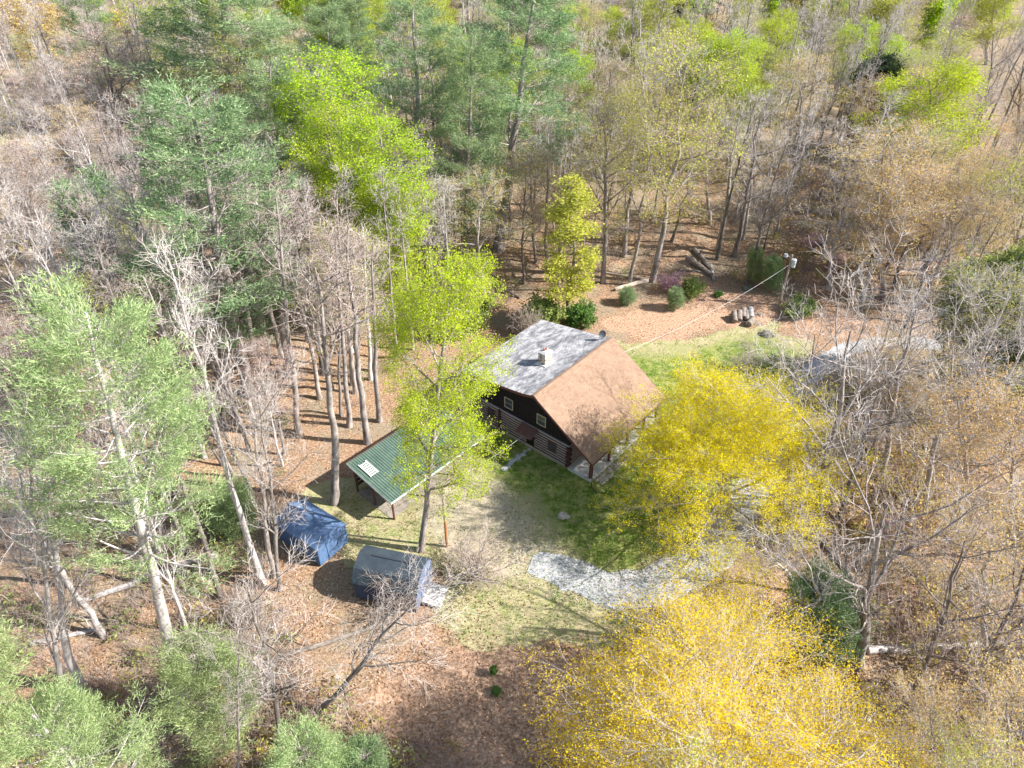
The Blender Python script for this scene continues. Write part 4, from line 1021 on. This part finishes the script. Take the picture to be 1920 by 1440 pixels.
# --- bare trees
bare = [
 ((115, 1350), (10, 560), 260, 'bare_wide', 'pale thick forked trunk at the left edge beside the big pine'),
 ((155, 1290), (40, 760), 180, 'bare_tall', 'second pale thick trunk at lower left, right of the forked one'),
 ((493, 1095), (300, 440), 150, 'bare_tall', 'long white leaning trunk ending left of the blue shed'),
 ((525, 1105), (470, 620), 190, 'bare_wide', 'bare tree rising directly at the left corner of the blue shed'),
 ((515, 1080), (455, 700), 110, 'bare_tall', 'thin trunk twinned with the tree at the corner of the blue shed'),
 ((352, 1190), (200, 700), 150, 'bare_wide', 'pale slender tree right of the big light pine'),
 ((532, 1395), (440, 1000), 240, 'bare_wide', 'dark leaning trunk with white twigs at the bottom left of the bank'),
 ((445, 1460), (455, 1080), 130, 'bare_wide', 'small whitish bare tree with a fan of twigs beside the bank'),
 ((597, 1335), (880, 1000), 230, 'bare_wide', 'bare tree leaning strongly right across the front of the dark shed'),
 ((560, 812), (520, 350), 120, 'pole_tree', 'tall bare tree behind left of the carport'),
 ((628, 943), (585, 480), 160, 'pole_tree', 'tall bare tree with a thick trunk at the left corner of the carport'),
 ((690, 830), (650, 415), 120, 'pole_tree', 'tall bare tree behind the middle of the carport roof'),
 ((655, 800), (630, 430), 100, 'pole_tree', 'slender bare tree just behind the left end of the carport'),
 ((712, 790), (700, 440), 100, 'pole_tree', 'slender bare tree left beside the main lime crown'),
 ((495, 620), (460, 300), 120, 'pole_tree', 'grey trunk standing alone below the large pine'),
 ((540, 700), (500, 330), 120, 'pole_tree', 'bare tree with pinkish twigs below the lime grove'),
 ((345, 745), (240, 330), 130, 'bare_tall', 'leaning bare tree in the striped shade left of the large pine'),
 ((425, 760), (330, 380), 110, 'bare_tall', 'dark leaning bare tree before the foot of the large pine'),
 ((185, 545), (170, 330), 80, 'bare_tall', 'short thick trunk in the sunny leaf litter near the left edge'),
 ((230, 480), (130, 210), 170, 'bare_wide', 'white crooked bare tree left of the large pine'),
 ((1608, 1250), (1690, 800), 330, 'fork_tree', 'massive forked bare tree right of the golden maple'),
 ((1600, 1240), (1440, 900), 150, 'bare_wide', 'long pale limb like tree curving left from the foot of the forked tree'),
 ((1500, 1110), (1380, 960), 130, 'bare_wide', 'curved pale trunk bending left over the driveway'),
 ((1530, 1010), (1630, 470), 330, 'bare_wide', 'large whitish bare tree in front of the driveway bend'),
 ((1650, 900), (1740, 470), 260, 'bare_wide', 'tall grey bare tree right of the driveway bend'),
 ((1490, 860), (1540, 560), 160, 'bare_wide', 'small whitish bare tree left of the driveway bend'),
 ((1735, 960), (1810, 520), 220, 'bare_wide', 'pale bare tree below the broad evergreen at right'),
 ((1700, 1330), (1850, 900), 260, 'bare_wide', 'brown leaning tree in the lower right wood'),
 ((1830, 1300), (1960, 950), 240, 'bare_wide', 'dark leaning tree at the lower right edge'),
 ((1225, 340), (1180, 30), 170, 'bare_wide', 'purplish grey bare tree crown at the top right of the feathery pine'),
 ((1130, 300), (1120, 30), 110, 'bare_wide', 'bare tree beside the purplish crown, right of the feathery pine'),
 ((1835, 270), (1870, 0), 130, 'bare_wide', 'tall fan shaped bare tree before the brown field'),
 ((1900, 300), (1935, 30), 120, 'bare_wide', 'fan shaped bare tree at the right edge before the brown field'),
 ((1375, 480), (1440, 130), 190, 'bare_wide', 'grey forked tree in the open wood right of the open lime crown'),
 ((1400, 530), (1500, 190), 150, 'bare_wide', 'leaning grey tree behind the log pile'),
 ((1345, 470), (1390, 200), 90, 'bare_tall', 'slim leaning trunk in the open wood above the debris heap'),
 ((1545, 480), (1600, 230), 110, 'bare_tall', 'dark trunk under the orange budding tree'),
 ((1170, 480), (1190, 200), 90, 'bare_tall', 'slim bare tree left of the two leaning trunks'),
]
for bp, tp_, wp, kd, lb in bare:
    dk = any(k in lb for k in ('dark', 'brown', 'grey forked', 'leaning grey'))
    tree(BT, kd, bp, tp_, wp, lb, 'bare tree', bark=BARK_DARK if dk else (BARK_PALE if any(k in lb for k in ('pale', 'white')) else BARK_GREY), twig=TWIG_BROWN if ('pinkish' in lb or 'brown' in lb or kd == 'pole_tree') else TWIG_PALE)
# --- budding trees
buds = [
 ((1655, 560), (1655, 235), 235, L_ORANGE, 'wide orange budding tree with pale limbs above the driveway'),
 ((1500, 330), (1505, 95), 130, L_ORANGE, 'orange yellow budding tree under the round lime tree'),
 ((1105, 230), (1090, 10), 100, L_ORANGE, 'orange budding tree at the top, right of the feathery pine'),
 ((1800, 1010), (1790, 680), 220, L_ORANGE, 'orange budding tree in the brown thicket right of the driveway'),
 ((1900, 1060), (1900, 700), 200, L_ORANGE, 'orange budding tree at the right edge below the evergreen'),
 ((1850, 1230), (1860, 900), 220, L_ORANGE, 'orange budding tree above the long pale log'),
 ((1690, 870), (1680, 640), 150, L_ORANGE, 'small orange budding tree beside the driveway bend'),
 ((1130, 530), (1135, 180), 180, L_OLIVE, 'olive yellow hazy tree right of the feathery pine'),
 ((1050, 480), (1060, 240), 120, L_OLIVE, 'small olive tree behind the slim lime tree'),
 ((905, 560), (905, 320), 170, L_OLIVE, 'olive budding tree right of the long bare pine trunk'),
 ((830, 560), (815, 330), 120, L_OLIVE, 'pale olive tree between lime grove and bare pine trunk'),
 ((640, 780), (635, 420), 120, L_PINKB, 'pinkish brown budding tree right below the lime grove'),
 ((575, 640), (560, 330), 120, L_PINKB, 'pinkish budding tree under the left of the lime grove'),
 ((235, 330), (190, 40), 170, L_PINKB, 'pinkish tree near the top left behind white trunks'),
 ((75, 690), (30, 480), 150, L_ORANGE, 'orange yellow budding tree at the left edge above the big light pine'),
 ((180, 1000), (120, 640), 150, L_ORANGE, 'orange buds in front of the big light pine at left'),
 ((60, 460), (50, 240), 130, L_ORANGE, 'orange budding tree at the left edge in upper wood'),
 ((1780, 520), (1800, 300), 140, L_OLIVE, 'olive tree between the wide orange tree and the right edge'),
 ((1330, 420), (1330, 180), 140, L_OLIVE, 'olive tree behind the open lime crown'),
 ((1890, 1560), (1890, 1240), 190, L_ORANGE, 'rusty budding tree in the bottom right corner'),
 ((1760, 1500), (1740, 1280), 160, L_ORANGE, 'rusty budding shrub tree right of the golden maple'),
]
for bp, tp_, wp, lm, lb in buds: tree(BD, 'sparse_leaf', bp, tp_, wp, lb, 'budding tree', leafm=lm, twig=TWIG_PALE)
# --- bushes
bsh = [
 ((1090, 612), (1092, 562), 58, L_BUSH, 'dense dark green bush behind the far corner of the cabin roof'),
 ((1076, 616), (1075, 592), 30, L_BUSH, 'small bluish green bush touching the cabin roof edge'),
 ((1020, 612), (1018, 555), 90, L_BUSHLT, 'broad pale green bush behind the cabin roof'),
 ((878, 625), (875, 545), 90, L_BUSHLT, 'rounded light green bush behind the main lime crown'),
 ((1298, 553), (1300, 520), 50, L_BUSHLT, 'light green bush in front of the debris heap'),
 ((1348, 556), (1347, 543), 18, L_BUSH, 'tiny green bush left of the mossy boulder'),
 ((422, 990), (425, 925), 80, L_BUSHLT, 'green bush left of the blue shed by the white trunk'),
 ((925, 1265), (925, 1245), 16, L_BUSH, 'small bright green bush on the leafy bank below the lawn'),
 ((930, 1300), (932, 1290), 20, L_BUSH, 'flat dark green plant on the bank below the bright bush'),
 ((1500, 590), (1500, 560), 60, L_BUSHLT, 'low green bush right of the utility pole'),
]
for bp, tp_, wp, lm, lb in bsh: tree('green_bush', 'bush', bp, (tp_[0], tp_[1] + 6), wp * .85, lb, 'bush', leafm=lm)
for bp, tp_, wp, lb in (((1255, 545), (1255, 512), 50, 'pink flowering redbud on the bare bank above the lawn'), ((1525, 470), (1530, 440), 45, 'pink flowering redbud between trunks behind the utility pole'), ((1560, 505), (1562, 475), 35, 'small pink redbud right of the utility pole'), ((1640, 800), (1640, 760), 40, 'faint pink redbud in the brown thicket'), ((1655, 1010), (1655, 975), 50, 'faint pink redbud above the forked tree')):
    tree('redbud_tree', 'redbud', bp, tp_, wp, lb, 'redbud', leafm=L_PINK)
for bp, tp_, wp, lb in (((1000, 640), (990, 570), 70, 'brown twiggy shrub behind the left of the cabin roof'), ((745, 1150), (740, 1085), 130, 'reddish bare shrub in front of the dark shed'), ((890, 1090), (880, 1020), 150, 'wide bare twiggy shrub on the lawn right of the dark shed'), ((1400, 700), (1395, 640), 90, 'bare brown shrub at the lawn right of the log pile'), ((470, 1180), (460, 1100), 90, 'bare shrub below the twin trunks by the blue shed')):
    tree('bare_shrub', 'bare_bush', bp, tp_, wp, lb, 'shrub', twig=TWIG_BROWN)

# ---------------------------------------------------------------- the rest of the wood
KEEP = [(1120, 760, 190, 130), (760, 880, 130, 90), (590, 1005, 75, 65), (740, 1085, 90, 70), (980, 1080, 210, 130), (1250, 640, 170, 60), (1395, 600, 50, 40), (900, 960, 120, 60), (1280, 590, 160, 35)]
def covered(px, py):
    return any(((px - a) / c) ** 2 + ((py - b_) / d) ** 2 < 1 for a, b_, c, d in KEEP)
def region(px, py):
    """zone phrase for the labels, by the foot of the tree"""
    if py < 130: return ('in the far wood at the top left' if px < 500 else 'in the far wood at the top centre' if px < 1150 else 'in the far wood at the top right')
    if py < 330: return ('on the upper left slope' if px < 300 else 'around the broad dark pine' if px < 700 else 'around the feathery pine' if px < 1100 else 'behind the open lime crown' if px < 1500 else 'before the brown field at upper right')
    if py < 560: return ('left of the large blue green pine' if px < 330 else 'below the large blue green pine' if px < 450 else 'below the left of the lime grove' if px < 560 and py < 500 else 'between large pine and lime grove' if px < 560 else 'below the middle of the lime grove' if px < 660 else 'below the right of the lime grove' if px < 800 else 'on the slope above the cabin' if px < 1150 else 'in the open wood above the log pile' if px < 1520 else 'above the driveway at right')
    if py < 800: return ('in the wood at the left edge' if px < 250 else ('in the upper striped shade at left' if px < 370 else 'upslope from the blue shed' if px < 470 else 'upslope of the carport' if px < 590 else 'upslope left of the main lime crown') if py < 665 and px < 800 else ('in the lower striped shade at left' if px < 370 else 'close above the blue shed' if px < 470 else 'left of the carport roof' if px < 590 else 'close behind the carport') if px < 800 else 'in the thicket right of the driveway')
    if py < 1100: return ('behind the big light pine' if px < 330 else 'left of the blue shed' if px < 800 else 'in the brown thicket at right')
    return ('in the lower left corner' if px < 700 else 'in the lower right thicket')
rg = np.random.default_rng(77)
cand = []
def far_spacing(d): return 4.2 + max(0, d - 60) * .020
gridpts = []
y = 14.0
while y < 330:
    sp_ = far_spacing(y)
    half = y * .78 + 34
    x = -half
    while x < half:
        gridpts.append((x + rg.uniform(-.45, .45) * sp_, y + rg.uniform(-.45, .45) * sp_)); x += sp_
        if -42 < x < -6 and 44 < y < 86: gridpts.append((x + rg.uniform(-.5, .5) * sp_, y + rg.uniform(-.5, .5) * sp_))
    y += sp_
sites = np.array([(s[0], s[1]) for s in SITES])
fill = []
for (x, y) in gridpts:
    z = float(terrain(np.array([x]), np.array([y]))[0])
    px, py = [float(v) for v in project(np.array([x, y, z]))]
    tx_, ty_ = [float(v) for v in project(np.array([x, y, z + 16]))]
    if tx_ < -90 or tx_ > 2010 or ty_ > 1440 or py < -60: continue
    if px < -200 and tx_ < 0: continue
    if float(sdist(CLEAR, np.array([x]), np.array([y]))[0]) > -1.0: continue
    if np.min(np.hypot(sites[:, 0] - x, sites[:, 1] - y)) < 2.6: continue
    fill.append((x, y, z, px, py))
def pick(px, py, u):
    """kinds by zone: (kind, name, leaf material, twig, height, width)"""
    def tab(rows):
        acc = 0
        for wgt, *r in rows:
            acc += wgt
            if u < acc: return r
        return rows[-1][1:]
    T_ = dict(
        bw=('bare_wide', BT, None, TWIG_PALE, (14, 19), (6.5, 9.5)), bt=('bare_tall', BT, None, TWIG_PALE, (15, 21), (3.6, 5.6)), bb=('bare_tall', BT, None, TWIG_BROWN, (13, 19), (3.6, 6)),
        og=('sparse_leaf', BD, L_ORANGE, TWIG_PALE, (12, 18), (6, 9)), ol=('sparse_leaf', BD, L_OLIVE, TWIG_PALE, (12, 18), (6, 9)), pk=('sparse_leaf', BD, L_PINKB, TWIG_PALE, (12, 17), (5, 8)),
        li=('dense_leaf', LT, L_LIME, None, (15, 20), (6, 9)), yl=('sparse_leaf', LT, L_YLIME, TWIG_PALE, (13, 19), (6, 9)), pn=('pine', PN, L_PINE, None, (17, 24), (7, 10)), sp=('pole_tree', SL, None, TWIG_BROWN, (9, 15), (2.0, 3.2)), pt=('pole_tree', SL, None, TWIG_PALE, (16, 22), (3.0, 4.6)))
    if px < 330 and py < 620: z = [(.16, 'bw'), (.42, 'pt'), (.14, 'bt'), (.10, 'pk'), (.08, 'og'), (.06, 'yl'), (.04, 'ol')]
    elif py < 330 and px < 1150: z = [(.07, 'bw'), (.10, 'bt'), (.38, 'pt'), (.07, 'pk'), (.08, 'ol'), (.09, 'li'), (.12, 'yl'), (.08, 'pn'), (.01, 'og')]
    elif py < 330: z = [(.20, 'bw'), (.10, 'bt'), (.34, 'pt'), (.05, 'og'), (.05, 'ol'), (.09, 'li'), (.16, 'yl'), (.01, 'pk')]
    elif px < 800 and py < 1100: z = [(.15, 'bt'), (.5, 'pt'), (.1, 'bb'), (.2, 'sp'), (.03, 'pk'), (.02, 'yl')]
    elif px < 1150 and py < 560: z = [(.1, 'bt'), (.3, 'pt'), (.2, 'sp'), (.18, 'ol'), (.12, 'pk'), (.05, 'bb'), (.05, 'yl')]
    elif px < 1520 and py < 560: z = [(.1, 'bt'), (.45, 'pt'), (.29, 'sp'), (.05, 'ol'), (.05, 'bb'), (.06, 'bw')]
    elif px > 1400: z = [(.34, 'bw'), (.25, 'og'), (.18, 'pt'), (.07, 'ol'), (.16, 'bb')]
    else: z = [(.3, 'bt'), (.4, 'pt'), (.3, 'sp')]
    k = tab([(a, b_) for a, b_ in z])[0]
    return k, T_[k]
ADJ = dict(bw='spreading bare', bt='tall slim bare', bb='brown twigged bare', og='orange budding', ol='olive budding', pk='pinkish budding', li='full lime green', yl='open yellow green', pn='blue green pine', sp='sapling sized bare', pt='straight slender bare')
members = {}
far = []
keepdens = random.Random(4)
for (x, y, z, px, py) in fill:
    if 1760 < px < 2300 and 110 < py < 300 and keepdens.random() > .35: continue
    k, (kind, nm, lm, tw, hr_, wr_) = pick(px, py, keepdens.random())
    h = keepdens.uniform(*hr_); wd = keepdens.uniform(*wr_)
    dens = .60 if (px < 800 and 520 < py < 1250) else .8 if py > 330 else .95
    if px > 1150 and 330 < py < 560 and px < 1520: dens = .62
    if 230 < px < 800 and 470 < py < 960:
        dens = 1.0
        if k in ('bt', 'bb', 'bw'):
            k = 'pt'; kind, nm, lm, tw, hr_, wr_ = 'pole_tree', SL, None, TWIG_BROWN, (16, 22), (3.0, 4.4); h = keepdens.uniform(*hr_); wd = keepdens.uniform(*wr_)
    if py > 1150 and px < 1560: dens = .15
    if py > 1120 and 900 < px < 1640: dens = 0
    if px > 1240 and py > 900: dens = min(dens, .28)
    if 1200 < px < 1640 and py > 960: dens = min(dens, .08)
    if keepdens.random() > dens: continue
    bad = False
    for fz in (.15, .3, .5, .7, .85, 1.0):
        for off in ((0,) if fz < .4 else (-.45, 0, .45)):
            a_, b2 = project(np.array([x + off * wd, y, z + h * fz]))
            if covered(float(a_), float(b2)): bad = True
    if bad: continue
    d = math.hypot(x, y)
    if d > 165: far.append((x, y, z, k, kind, lm, h, wd)); continue
    members.setdefault((k, region(px, py)), []).append((px, x, y, z, kind, nm, lm, tw, h, wd))
ORD = ['first', 'second', 'third', 'fourth', 'fifth', 'sixth', 'seventh', 'eighth', 'ninth', 'tenth', 'eleventh', 'twelfth', 'thirteenth', 'fourteenth', 'fifteenth', 'sixteenth', 'seventeenth', 'eighteenth', 'nineteenth', 'twentieth']
CATS = {SL: 'slender tree', BT: 'bare tree', BD: 'budding tree', LT: 'poplar', PN: 'pine'}
cnt = 0
for (k, rn), lst in members.items():
    lst.sort()
    plural = ADJ[k] + ('s ' if k == 'pn' else ' trees ') + rn
    for i, (px, x, y, z, kind, nm, lm, tw, h, wd) in enumerate(lst):
        cnt += 1
        one = ADJ[k] + ('' if k == 'pn' else ' tree')
        if len(lst) == 1: lb = 'the only ' + one + ' ' + rn
        elif i == len(lst) - 1: lb = 'rightmost ' + one + ' ' + rn
        elif i == 0: lb = 'leftmost ' + one + ' ' + rn
        else: lb = (ORD[i] if i < 20 else 'twenty-' + ORD[i - 20]) + ' ' + one + ' from left, ' + rn
        bk = (BARK_GREY, BARK_PALE, BARK_DARK, BARK_GREY)[cnt % 4]
        plant(nm, kind, (x, y, z - .1), h, wd, lb, CATS[nm], lean=(keepdens.gauss(0, .9), keepdens.gauss(0, .5)), leafm=lm, bark=bk if nm != PN else None, twig=tw, group=plural, seed=cnt)
if max(len(v) for v in members.values()) > 29: print('LARGE', [(k, len(v)) for k, v in members.items() if len(v) > 20])
print('fill trees', cnt, 'far', len(far))

# ---------------------------------------------------------------- far wood and undergrowth (nobody could count them)
def merged(name, items, mats, **props):
    """items: (proto mesh arrays, x, y, z, sx, sz, rot, leaf material index)"""
    V = []; Lp = []; tot = []; mi = []; off = 0
    for (v, lp, tt, m_), x, y, z, sx, sz, ro, lmi in items:
        c_, s_ = math.cos(ro), math.sin(ro)
        q = np.stack([(v[:, 0] * c_ - v[:, 1] * s_) * sx + x, (v[:, 0] * s_ + v[:, 1] * c_) * sx + y, v[:, 2] * sz + z], 1)
        V.append(q); Lp.append(lp + off); tot.append(tt); mi.append(np.where(m_ == 1, lmi, m_)); off += len(v)
    V = np.concatenate(V).astype(np.float32); Lp = np.concatenate(Lp).astype(np.int32); tot = np.concatenate(tot).astype(np.int32); mi = np.concatenate(mi).astype(np.int32)
    me = bpy.data.meshes.new(name); me.vertices.add(len(V)); me.vertices.foreach_set('co', V.ravel()); me.loops.add(len(Lp)); me.loops.foreach_set('vertex_index', Lp)
    me.polygons.add(len(tot)); me.polygons.foreach_set('loop_start', np.concatenate([[0], np.cumsum(tot)[:-1]]).astype(np.int32)); me.polygons.foreach_set('loop_total', tot); me.polygons.foreach_set('material_index', mi)
    a = me.attributes.new('rnd', 'FLOAT', 'FACE'); a.data.foreach_set('value', np.random.default_rng(3).random(len(tot)).astype(np.float32))
    for m in mats: me.materials.append(m)
    me.update(calc_edges=True)
    return obj(name, me, kind='stuff', **props)
def arrays(me, keep=1.0, seed=1, mshift=0):
    nv = len(me.vertices); v = np.empty(nv * 3, np.float32); me.vertices.foreach_get('co', v); v = v.reshape(-1, 3)
    nl = len(me.loops); lp = np.empty(nl, np.int32); me.loops.foreach_get('vertex_index', lp)
    npoly = len(me.polygons); tt = np.empty(npoly, np.int32); me.polygons.foreach_get('loop_total', tt); m_ = np.empty(npoly, np.int32); me.polygons.foreach_get('material_index', m_)
    if keep < 1:
        rg_ = np.random.default_rng(seed); sel = rg_.random(npoly) < keep
        lsel = np.repeat(sel, tt); lp = lp[lsel]; tt = tt[sel]; m_ = m_[sel]
        us, inv = np.unique(lp, return_inverse=True); v = v[us]; lp = inv.astype(np.int32)
    return (v, lp, tt, m_ + mshift)
lows = {}
def low_tree(tag_, H, spread, shape, leaf, seed):
    rg = np.random.default_rng(seed); P0, R0 = wobbly_trunk(rg, H, .2, 6)
    P1, R1 = branch(rg, P0, R0, 12, .3, .96, .75, lambda t, b_: spread * np.sin(PI * np.clip(.2 + .7 * (t - .3) / .7, 0, 1)), 4, .12, .12, .5, .03)
    P2, R2 = branch(rg, P1, R1, 7, .2, 1, .7, lambda t, b_: spread * .42 + 0 * t, 3, .1, .18, .6, .022)
    P3, R3 = branch(rg, P2, R2, 8, .1, 1, .6, lambda t, b_: spread * .24 + 0 * t, 2, .1, .2, .6, .018)
    parts = [(*tubes(P0, R0, 5), 0, True), (*tubes(P1, R1, 3), 0, True), (*tubes(P2, R2, 3), 0, True), (*tubes(P3, R3, 3), 0, True)]
    if leaf: parts.append((*leaves(rg, P3.reshape(-1, 3), .35, leaf, .22), 1, False))
    return arrays(mk_mesh('low', parts, []))
LOWS = {'bare': [low_tree('b', 18, 4.5, 'oval', 0, s) for s in (1, 2)], 'leaf': [low_tree('l', 18, 4.5, 'oval', 5, s) for s in (3, 4)], 'thin': [low_tree('t', 18, 4.5, 'oval', 2, s) for s in (5, 6)]}
mats_far = [TWIG_PALE, L_LIME, L_YLIME, L_ORANGE, L_OLIVE, L_PINKB, L_PINE]
idx = {L_LIME: 1, L_YLIME: 2, L_ORANGE: 3, L_OLIVE: 4, L_PINKB: 5, L_PINE: 6}
items = []
for i, (x, y, z, k, kind, lm, h, wd) in enumerate(far):
    grp = 'bare' if lm is None else 'leaf' if k in ('li', 'pn') else 'thin'
    items.append((LOWS[grp][i % 2], x, y, z, wd / 9, h / 18, i * 1.7, idx.get(lm, 1)))
if items: merged('distant_forest', items, mats_far, label='far leafing forest along the top edge of the view', category='forest')
# undergrowth
rg = np.random.default_rng(5)
def twigs(n, H, seed):
    rg = np.random.default_rng(seed)
    P0 = np.zeros((n, 2, 3)); P0[:, :, :2] = rg.normal(0, .35, (n, 1, 2)); P0[:, 0, 2] = -.1; P0[:, 1, 2] = .1; R0 = np.full((n, 2), .014)
    P1, R1 = branch(rg, P0, R0, 2, .5, 1, .5, lambda t, b_: H + 0 * t, 4, .12, .22, 1, .013)
    P2, R2 = branch(rg, P1, R1, 3, .2, 1, .6, lambda t, b_: H * .4 + 0 * t, 3, .05, .25, .8, .010)
    return [(*tubes(P1, R1, 3), 0, False), (*tubes(P2, R2, 3), 0, False)]
tw_ = [arrays(mk_mesh('tw', twigs(5, 1.1, s), [])) for s in (1, 2, 3)]
tl_ = []
for s in (4, 5):
    parts = twigs(4, .9, s); rg2 = np.random.default_rng(s); A_ = parts[1][0]; parts.append((*leaves(rg2, A_[::5], .15, 2, .08), 1, False)); tl_.append(arrays(mk_mesh('tl', parts, [])))
items = []
n_try = 9000
ys = 16 + 105 * rg.random(n_try) ** 1.25; xs = (rg.random(n_try) - .5) * 2 * (ys * .8 + 18)
zs = terrain(xs, ys); sd = sdist(CLEAR, xs, ys); pxs, pys = project(np.stack([xs, ys, zs], 1)); nz = fbm(xs / 5, ys / 5, 40)
for i in range(n_try):
    if sd[i] > -.3 or pxs[i] < -60 or pxs[i] > 1980 or pys[i] > 1500: continue
    right = pxs[i] > 1450
    if nz[i] < (.36 if right else .54): continue
    lf_ = rg.random() < (.35 if right else .25)
    src = tl_[i % 2] if lf_ else tw_[i % 3]; s_ = rg.uniform(.6, 1.6) * (1.35 if right else 1)
    lmi = 1 if rg.random() < .5 else (2 if right else 3)
    items.append((src, xs[i], ys[i], zs[i], s_, s_ * rg.uniform(.7, 1.2), rg.random() * 6.28, lmi))
print('undergrowth', len(items))
merged('undergrowth', items, [simple('brush_twig', (0.34, 0.27, 0.24), .9, .3, 1), L_OLIVE, L_ORANGE, L_BUSHLT], label='low brown twiggy undergrowth across the forest floor', category='undergrowth')

# ---------------------------------------------------------------- leaves, grass and loose stones on the ground
def scatter(name, n, fn, mats, size, label, cat, upright=False, seed=1):
    rg = np.random.default_rng(seed)
    y = 18 + 75 * rg.random(n) ** 1.3; x = (rg.random(n) - .5) * 2 * (y * .75 + 8)
    keep = fn(x, y, rg); x, y = x[keep], y[keep]; z = terrain(x, y) + .03
    c = np.stack([x, y, z], 1); k = len(c)
    if upright:
        s_ = rg.uniform(.5, 1.3, (k, 1)) * size; a_ = norm(rg.normal(0, 1, (k, 3)) * np.array([1, 1, 0])); d = norm(np.array([0, 0, 1.]) + rg.normal(0, .45, (k, 3)))
        V = np.stack([c - a_ * .035, c + a_ * .035, c + d * s_], 1).reshape(-1, 3); f = np.arange(len(V)).reshape(-1, 3)
    else:
        nn_ = norm(rg.normal(0, .45, (k, 3)) + np.array([0, 0, 1.])); a_ = norm(np.cross(nn_, rg.normal(0, 1, (k, 3)))); b2 = np.cross(nn_, a_); s_ = rg.uniform(.5, 1.4, (k, 1)) * size
        c[:, 2] += rg.uniform(0, .05, k)
        V = np.stack([c - a_ * s_, c + b2 * s_ * .7, c + a_ * s_, c - b2 * s_ * .7], 1).reshape(-1, 3); f = np.arange(len(V)).reshape(-1, 4)
    obj(name, mk_mesh(name, [(V, f, 0, False)], mats), label=label, category=cat, kind='stuff')
L_DEAD = leaf_mat('dead_leaves', [(0.20, 0.11, 0.06), (0.42, 0.26, 0.15), (0.60, 0.45, 0.32)], .15)
L_GRASS = leaf_mat('grass_blades', [(0.08, 0.15, 0.025), (0.17, 0.26, 0.05), (0.35, 0.37, 0.13)], .35)
L_STONE = leaf_mat('loose_stones', [(0.40, 0.395, 0.385), (0.48, 0.478, 0.475), (0.57, 0.57, 0.57)], 0.0)
def in_litter(x, y, rg): 
    d = sdist(LAWN, x, y); p = np.where(d < 0, .75, .9 * np.exp(-d / 2.2) + .06) * (fbm(x / 2.5, y / 2.5, 60) > .42)
    return rg.random(len(x)) < p
def in_lawn(x, y, rg):
    d = sdist(LAWN, x, y) + (fbm(x / 1.5, y / 1.5, 61) - .5) * 3; return (d > 0) & (fbm(x / 1.2, y / 1.2, 62) > .42)
scatter('fallen_leaves', 110000, in_litter, [L_DEAD], .075, 'dry brown leaves scattered over the ground and lawn edge', 'leaves')
scatter('grass', 150000, in_lawn, [L_GRASS], .16, 'patchy olive and tan grass tufts on the lawn', 'grass', True, 2)
DRV = poly_world([(965, 1030), (1040, 1030), (1120, 1080), (1240, 1090), (1340, 1010), (1400, 930), (1450, 820), (1520, 700), (1545, 720), (1480, 850), (1430, 960), (1370, 1050), (1290, 1125), (1180, 1150), (1100, 1130), (1010, 1105), (970, 1075)])
TRK = poly_world([(930, 930), (975, 930), (1035, 1010), (1030, 1050), (985, 1050), (940, 990)])
def in_drive(x, y, rg): 
    return (rg.random(len(x)) < np.where((sdist(DRV, x, y) > -.35) & (x < 17), np.where(sdist(DRV, x, y) < .5, .5, .12), 0)) | ((sdist(TRK, x, y) > 0) & (rg.random(len(x)) < .16))
scatter('loose_gravel', 200000, in_drive, [L_STONE], .045, 'loose pale stones on and beside the gravel drive', 'gravel', seed=3)
